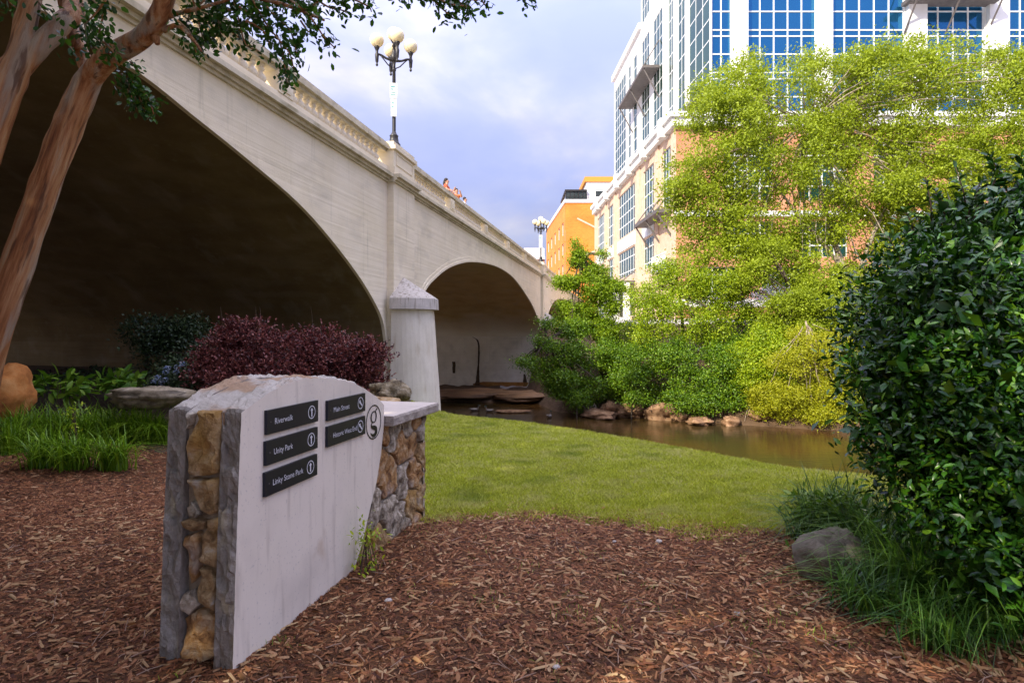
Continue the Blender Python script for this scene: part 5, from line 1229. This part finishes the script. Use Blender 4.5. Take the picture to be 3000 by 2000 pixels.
main = [[(475,60,3.75),(520,40,3.7),(600,20,3.6),(700,-10,3.5)], [(480,90,3.75),(520,75,3.7),(560,110,3.6),(590,150,3.55)],
        [(500,-60,3.7),(700,-20,3.5),(850,20,3.4),(950,60,3.35)], [(560,-150,3.6),(800,-90,3.5),(1050,-50,3.4),(1250,-20,3.3),(1400,0,3.3)]]
for m_p in main: twig(m_p, 8, 3)
rr = rk
paths = [[(560,-20),(580,60),(600,130)], [(620,-20),(640,50),(610,110),(560,150)], [(520,60),(560,100),(575,155)], [(600,40),(660,80),(700,110)], [(680,-20),(700,60),(720,130),(760,150)], [(740,0),(780,70),(820,120),(850,160),(860,200)],
         [(820,120),(830,170),(840,230),(845,255)], [(780,20),(820,60),(850,90),(870,160)], [(700,20),(760,60),(800,100)], [(850,0),(900,40),(930,80),(950,110),(980,140)], [(880,60),(900,90),(910,95)], [(900,-20),(960,20),(1000,30),(1030,40)],
         [(980,-30),(1040,0),(1080,20),(1088,35)], [(1150,-60),(1170,-10),(1180,5)], [(1240,-60),(1270,0),(1300,30),(1330,55)], [(1300,-60),(1340,0),(1370,30),(1360,60)], [(1380,-60),(1410,0),(1430,25)], [(1500,-60),(1540,-10),(1560,8)],
         [(600,0),(560,40),(530,100)], [(640,100),(600,130),(570,140)], [(660,0),(640,60),(650,110)], [(760,-20),(740,40),(700,90)], [(900,30),(870,10),(820,-10)], [(1000,-20),(940,0),(890,40)],
         [(200,-20),(240,40),(270,90),(300,140)], [(260,-10),(300,40),(290,110),(320,150)], [(300,120),(330,150),(340,170)], [(240,30),(250,80),(255,120),(290,180)], [(20,-20),(30,10),(50,25)], [(110,0),(130,30),(150,50)], [(190,110),(200,130),(215,150)],[(310,0),(280,40),(250,70)],
         [(370,210),(390,240),(410,290),(440,340)], [(380,180),(400,200),(415,215)], [(370,230),(380,270),(400,320)], [(410,260),(435,290),(450,335)], [(355,215),(380,250),(430,285),(440,300)],[(360,230),(390,290),(425,320)],
         [(580,-40),(720,-20),(820,10)],[(660,30),(720,30),(790,20)],[(1180,-40),(1250,-20),(1330,10)],[(1270,-20),(1310,10),(1380,20)],[(720,60),(770,90),(790,130)],[(830,180),(850,215),(848,240)],[(960,-30),(880,-10),(800,-5)]]
for pth in paths:
    low = pth[0][1] > 170
    d0 = rr.uniform(3.3,3.9) if not low else 4.2
    leafy_twig([(x, y, d0+.03*i) for i, (x, y) in enumerate(pth)], per=30, r0=3, spread=.065)
# crown above the frame
for _ in range(150):
    px = rr.uniform(-300, 1500); py = rr.uniform(-700, -60); d0 = rr.uniform(2.9, 4.8); a = rr.uniform(0, 6.3)
    leafy_twig([(px, py, d0), (px+60*math.cos(a), py+40*math.sin(a), d0), (px+120*math.cos(a), py+60*math.sin(a)+30, d0+.1)], per=14, r0=3, spread=.09)
for i in range(14):
    x0 = rr.uniform(0, 400); twig([(400+x0*.3,-200,3.7), (x0*2,-320,3.6), (x0*3+100,-420+rr.uniform(-150,150),3.5+rr.uniform(-.4,.4))], 8, 3)
tr_o = mb.build('trunk', M['myrtle_bark'], cm_t, True)
lx = np.array([tuple(v) for v in lf_x]); lp = np.array([tuple(v) for v in lf_p])
link('crown', scatter('crown', [(0,0,0),(.35,.26,.05),(.75,.22,.03),(1,0,-.05),(.75,-.22,.03),(.35,-.26,.05)], [(0,3,2,1),(0,5,4,3)], lp, lx, RNG.normal(size=lx.shape)*.6+np.array([0,-.2,.7]), .045*(.6+.6*RNG.random(len(lx)))), M['myrtle_leaf'], cm_t)

tree('added_shade_tree', 'unseen tree added to shade the foreground, behind and left of the camera', [(Vector((-4.8,-3.2,-.2)),.22),(Vector((-4.6,-3,2)),.18),(Vector((-4.7,-2.6,4.5)),.14),(Vector((-4.9,-1.8,7.5)),.09)],  # added, unseen tree; crown blobs placed to shade mulch, sign and lawn
     [((-4.8,-2.2,6.0),(3.2,2.6,1.5)), ((-1.8,-3.6,5.6),(2.6,2.2,1.3)), ((-5,-.6,9.6),(3.6,3.2,2.2)), ((-2.2,-1.4,8.6),(2.8,2.4,1.8)), ((-5,1.0,12.5),(3.2,2.6,2)), ((-2,1.2,11.5),(2.8,2.2,2.0)), ((1,-3.4,6.5),(2.2,2,1.5)), ((1.2,-1,9.5),(2,2,1.8)), ((-7.6,-1.4,8.6),(2.6,2.4,1.7)), ((-8,-.2,11),(2.6,2.4,1.7)), ((-4,-1.5,4.6),(1.9,1.7,.9))],
     42000, .27, M['green_leaf'], M['bark_dark'], 77, sub=30, spread=.4, shell=.1, k=1)

# ------------------------------------------------------------------ mulch chips, lawn blades
def chips(n, region, seed, smin, smax, name):
    rg = np.random.default_rng(seed); x = rg.uniform(region[0], region[1], n*2); y = rg.uniform(region[2], region[3], n*2)
    k = (muld(x, y) < .5*rg.random(len(x))**3) & (sdist(x, y, BROW) < 0)
    k &= np.abs(x) < .93*y+.5
    x, y = x[k][:n], y[k][:n]; n = len(x)
    a = rg.random(n)*2*np.pi; X = np.stack([np.cos(a), np.sin(a), rg.normal(size=n)*.22], 1)
    Z = np.stack([rg.normal(size=n)*.35, rg.normal(size=n)*.35, np.ones(n)], 1)
    ln = smin+(smax-smin)*rg.random(n)**3.2; wd = ln*(.12+.35*rg.random(n)**1.6); wd = np.minimum(wd, .02); th = wd*(.25+.35*rg.random(n))
    pos = np.stack([x, y, hgt(x, y)+.002+.010*rg.random(n)], 1)
    bv = [(-.5,-.5,-.5),(.5,-.3,-.5),(.46,.4,-.5),(-.46,.5,-.5),(-.38,.05,.5),(.36,-.05,.5)]; bf = [(0,1,5,4),(1,2,5),(2,3,4,5),(3,0,4)]
    return scatter(name, bv, bf, pos, X, Z, np.stack([ln, wd, th], 1))
o = link('bark_mulch', chips(120000, (-4.6,4.6,2.35,6.2), 51, .008, .064, 'bark_mulch'), M['chip']); tag(o, 'reddish brown bark mulch spread over the foreground', 'mulch', kind='stuff')
o = link('bark_mulch', chips(22000, (-8,-1.2,5.0,8.2), 52, .02, .08, 'bark_mulch'), M['chip']); tag(o, 'bark mulch around the plants behind and left of the sign', 'mulch', kind='stuff')
o = link('bark_shreds', chips(3600, (-4.0,4.2,2.35,5.6), 55, .045, .15, 'bark_shreds'), M['shred']); tag(o, 'longer paler wood shreds lying on top of the mulch', 'mulch', kind='stuff')
def litter(n, seed):
    rg = np.random.default_rng(seed); x = rg.uniform(-3.5, 3.6, n); y = rg.uniform(2.5, 5.4, n); k = (muld(x, y) < .3); k &= (rg.random(n) < np.where((x > 1.2) & (y < 3.6), 1, .22)); x, y = x[k], y[k]; n = len(x)
    X = rg.normal(size=(n,3))*np.array([1,1,.15]); Z = rg.normal(size=(n,3))*.4+np.array([0,0,1])
    return scatter('leaf_litter', *LEAF8, np.stack([x, y, hgt(x, y)+.02], 1), X, Z, .025+.04*rg.random(n))
o = link('leaf_litter', litter(2600, 66), mat('dead_leaf', [(.16,.06,.02), (.36,.17,.06), (.46,.30,.16)], island=True, rough=.7, trans=.1)); tag(o, 'dry orange brown fallen leaves on the mulch, thickest at the lower right', 'leaves', kind='stuff')
# loose twigs and pale stones on the mulch
mb = MB()
for _ in range(260):
    y = 2.5+2.9*rk.random()**1.2; x = rk.uniform(-.85,.85)*y
    if float(muld(np.array(x), np.array(y))) > 0: continue
    z = float(hgt(x, y))+.018; a = rk.uniform(0, 6.3); L_ = rk.uniform(.04,.14); d = Vector((math.cos(a), math.sin(a), rk.uniform(-.05,.12)))
    p0 = Vector((x, y, z)); mb.tube([p0, p0+d*L_*.5+Vector((rk.gauss(0,.004), rk.gauss(0,.004), .003)), p0+d*L_], [.0028,.0025,.0015], 5)
tag(mb.build('fallen_twigs', mat('pale_twig', [(.22,.13,.08), (.34,.22,.15)], scale=20, rough=.8)), 'thin dry twigs scattered over the mulch', 'twigs', kind='stuff')
pm = mat('pale_pebble', [(.42,.36,.31), (.52,.46,.40)], scale=12, rough=.8, bump=.4)
for px, py, r, lb in ((1138,1762,.018,'small pale stone on the mulch right of the sign'), (1930,1588,.02,'pale stone on the mulch near the lawn edge'), (1800,1583,.012,'tiny pale stone left of the one by the lawn edge'), (2160,1800,.016,'white stone on the mulch in the right foreground'), (1630,1958,.014,'pale stone at the bottom of the picture')):
    Y = EYE*1750/(py-975); g = G(px, Y, r*.5); boulder('pebble', g, (r*1.3,r,r*.8), pm, lb, px*.01, .4, .8, cat='pebble')
# sprigs of grass in the mulch
rg = np.random.default_rng(61)
cs = []
for _ in range(70):
    y = 2.7+2.6*rg.random(); x = (rg.random()*1.5-.6)*y; cs += [Vector((x+rg.normal()*.02, y+rg.normal()*.02, float(hgt(x,y)))) for _ in range(2)]
tag(blades('grass_sprigs', cs, 7, .05, .003, M['lily'], None, 62, .7, 3), 'tiny green grass sprigs coming up through the mulch', 'grass', kind='stuff')
n = 900000; u = rg.random(n); Yb = 4.4+ (19.2-4.4)*u**1.55; Xb = rg.random(n)*1.62-.62; Xb = Xb*Yb
dens_ = np.clip(8.5/Yb, 0, 1)**.6
k = (sdist(Xb, Yb, BROW) < .35) & (muld(Xb, Yb) > -.32*rg.random(n)**3) & (Xb > -1.6-(Yb-6)*.12) & (np.abs(Xb) < .9*Yb)
k &= ~((Xb < -.6) & (Yb < 5.0)); Xb, Yb = Xb[k][:430000], Yb[k][:430000]; n = len(Xb)
a = rg.random(n)*6.283; Xd = np.stack([np.cos(a)*.8, np.sin(a)*.8, .5+.6*rg.random(n)], 1); Zd = rg.normal(size=(n,3))
sc = (.022+.022*rg.random(n))*(1+Yb*.05)
bl_me = scatter('lawn_grass', [(0,-.10,0),(0,.10,0),(1,0,0)], [(0,1,2)], np.stack([Xb, Yb, hgt(Xb, Yb)-.003], 1), Xd, Zd, sc)
tag(link('lawn_grass', bl_me, M['blade']), 'short lawn grass with dry patches sloping to the river', 'grass', kind='stuff')
# weeds and tufts behind the bridge nose edge
# ------------------------------------------------------------------ ducks
dm = mat('duck_brown', [(.10,.07,.05), (.22,.17,.12)], scale=20, rough=.7); dh = mat('duck_head', [(.02,.06,.04)], rough=.4); dw = mat('duck_pale', [(.5,.46,.4)], rough=.7)
for px, py, rot, lb in ((1392,1203,.3,'duck on the water before the second arch, left one of the pair'), (1432,1206,2.6,'duck on the water before the second arch, right one of the pair'), (1610,1222,1.2,'lone duck in midstream left of the far rocks')):
    Y = 4.9*1750/(py-975); t = empty('duck', (P(px,py,Y).x, Y, WZ), lb, 'duck', 'ducks on the river')
    ca, sa = math.cos(rot), math.sin(rot); c = t.location
    def q(x, y, z): return Vector((c.x+x*ca-y*sa, c.y+x*sa+y*ca, c.z+z))
    mb = MB(); p, r = smoothpath([q(-.36,0,.15), q(-.26,0,.10), q(-.1,0,.09), q(.08,0,.09), q(.2,0,.12)], [.015,.07,.115,.11,.04], 5); mb.tube(p, r, 12)
    p, r = smoothpath([q(.14,0,.13), q(.2,0,.22), q(.21,0,.29), q(.24,0,.34)], [.06,.035,.035,.045], 4); mb.tube(p, r, 10); mb.build('body', dm, t, True)
    mb = MB(); mb.sphere(q(.235,0,.335), (.055,.05,.048), 12, 8); mb.build('head', dh, t, True)
    mb = MB(); mb.tube([q(.27,0,.33), q(.34,0,.315)], [.022,.012], 8); mb.build('bill', dw, t, True)
    for sd in (-1, 1): mb = MB(); p, r = smoothpath([q(-.3,sd*.07,.15), q(-.1,sd*.11,.13), q(.08,sd*.08,.13)], [.01,.045,.02], 4); mb.tube(p, r, 8); mb.build('wing', dw, t, True)
# park lamp on the far terrace
print('balusters', nb_)
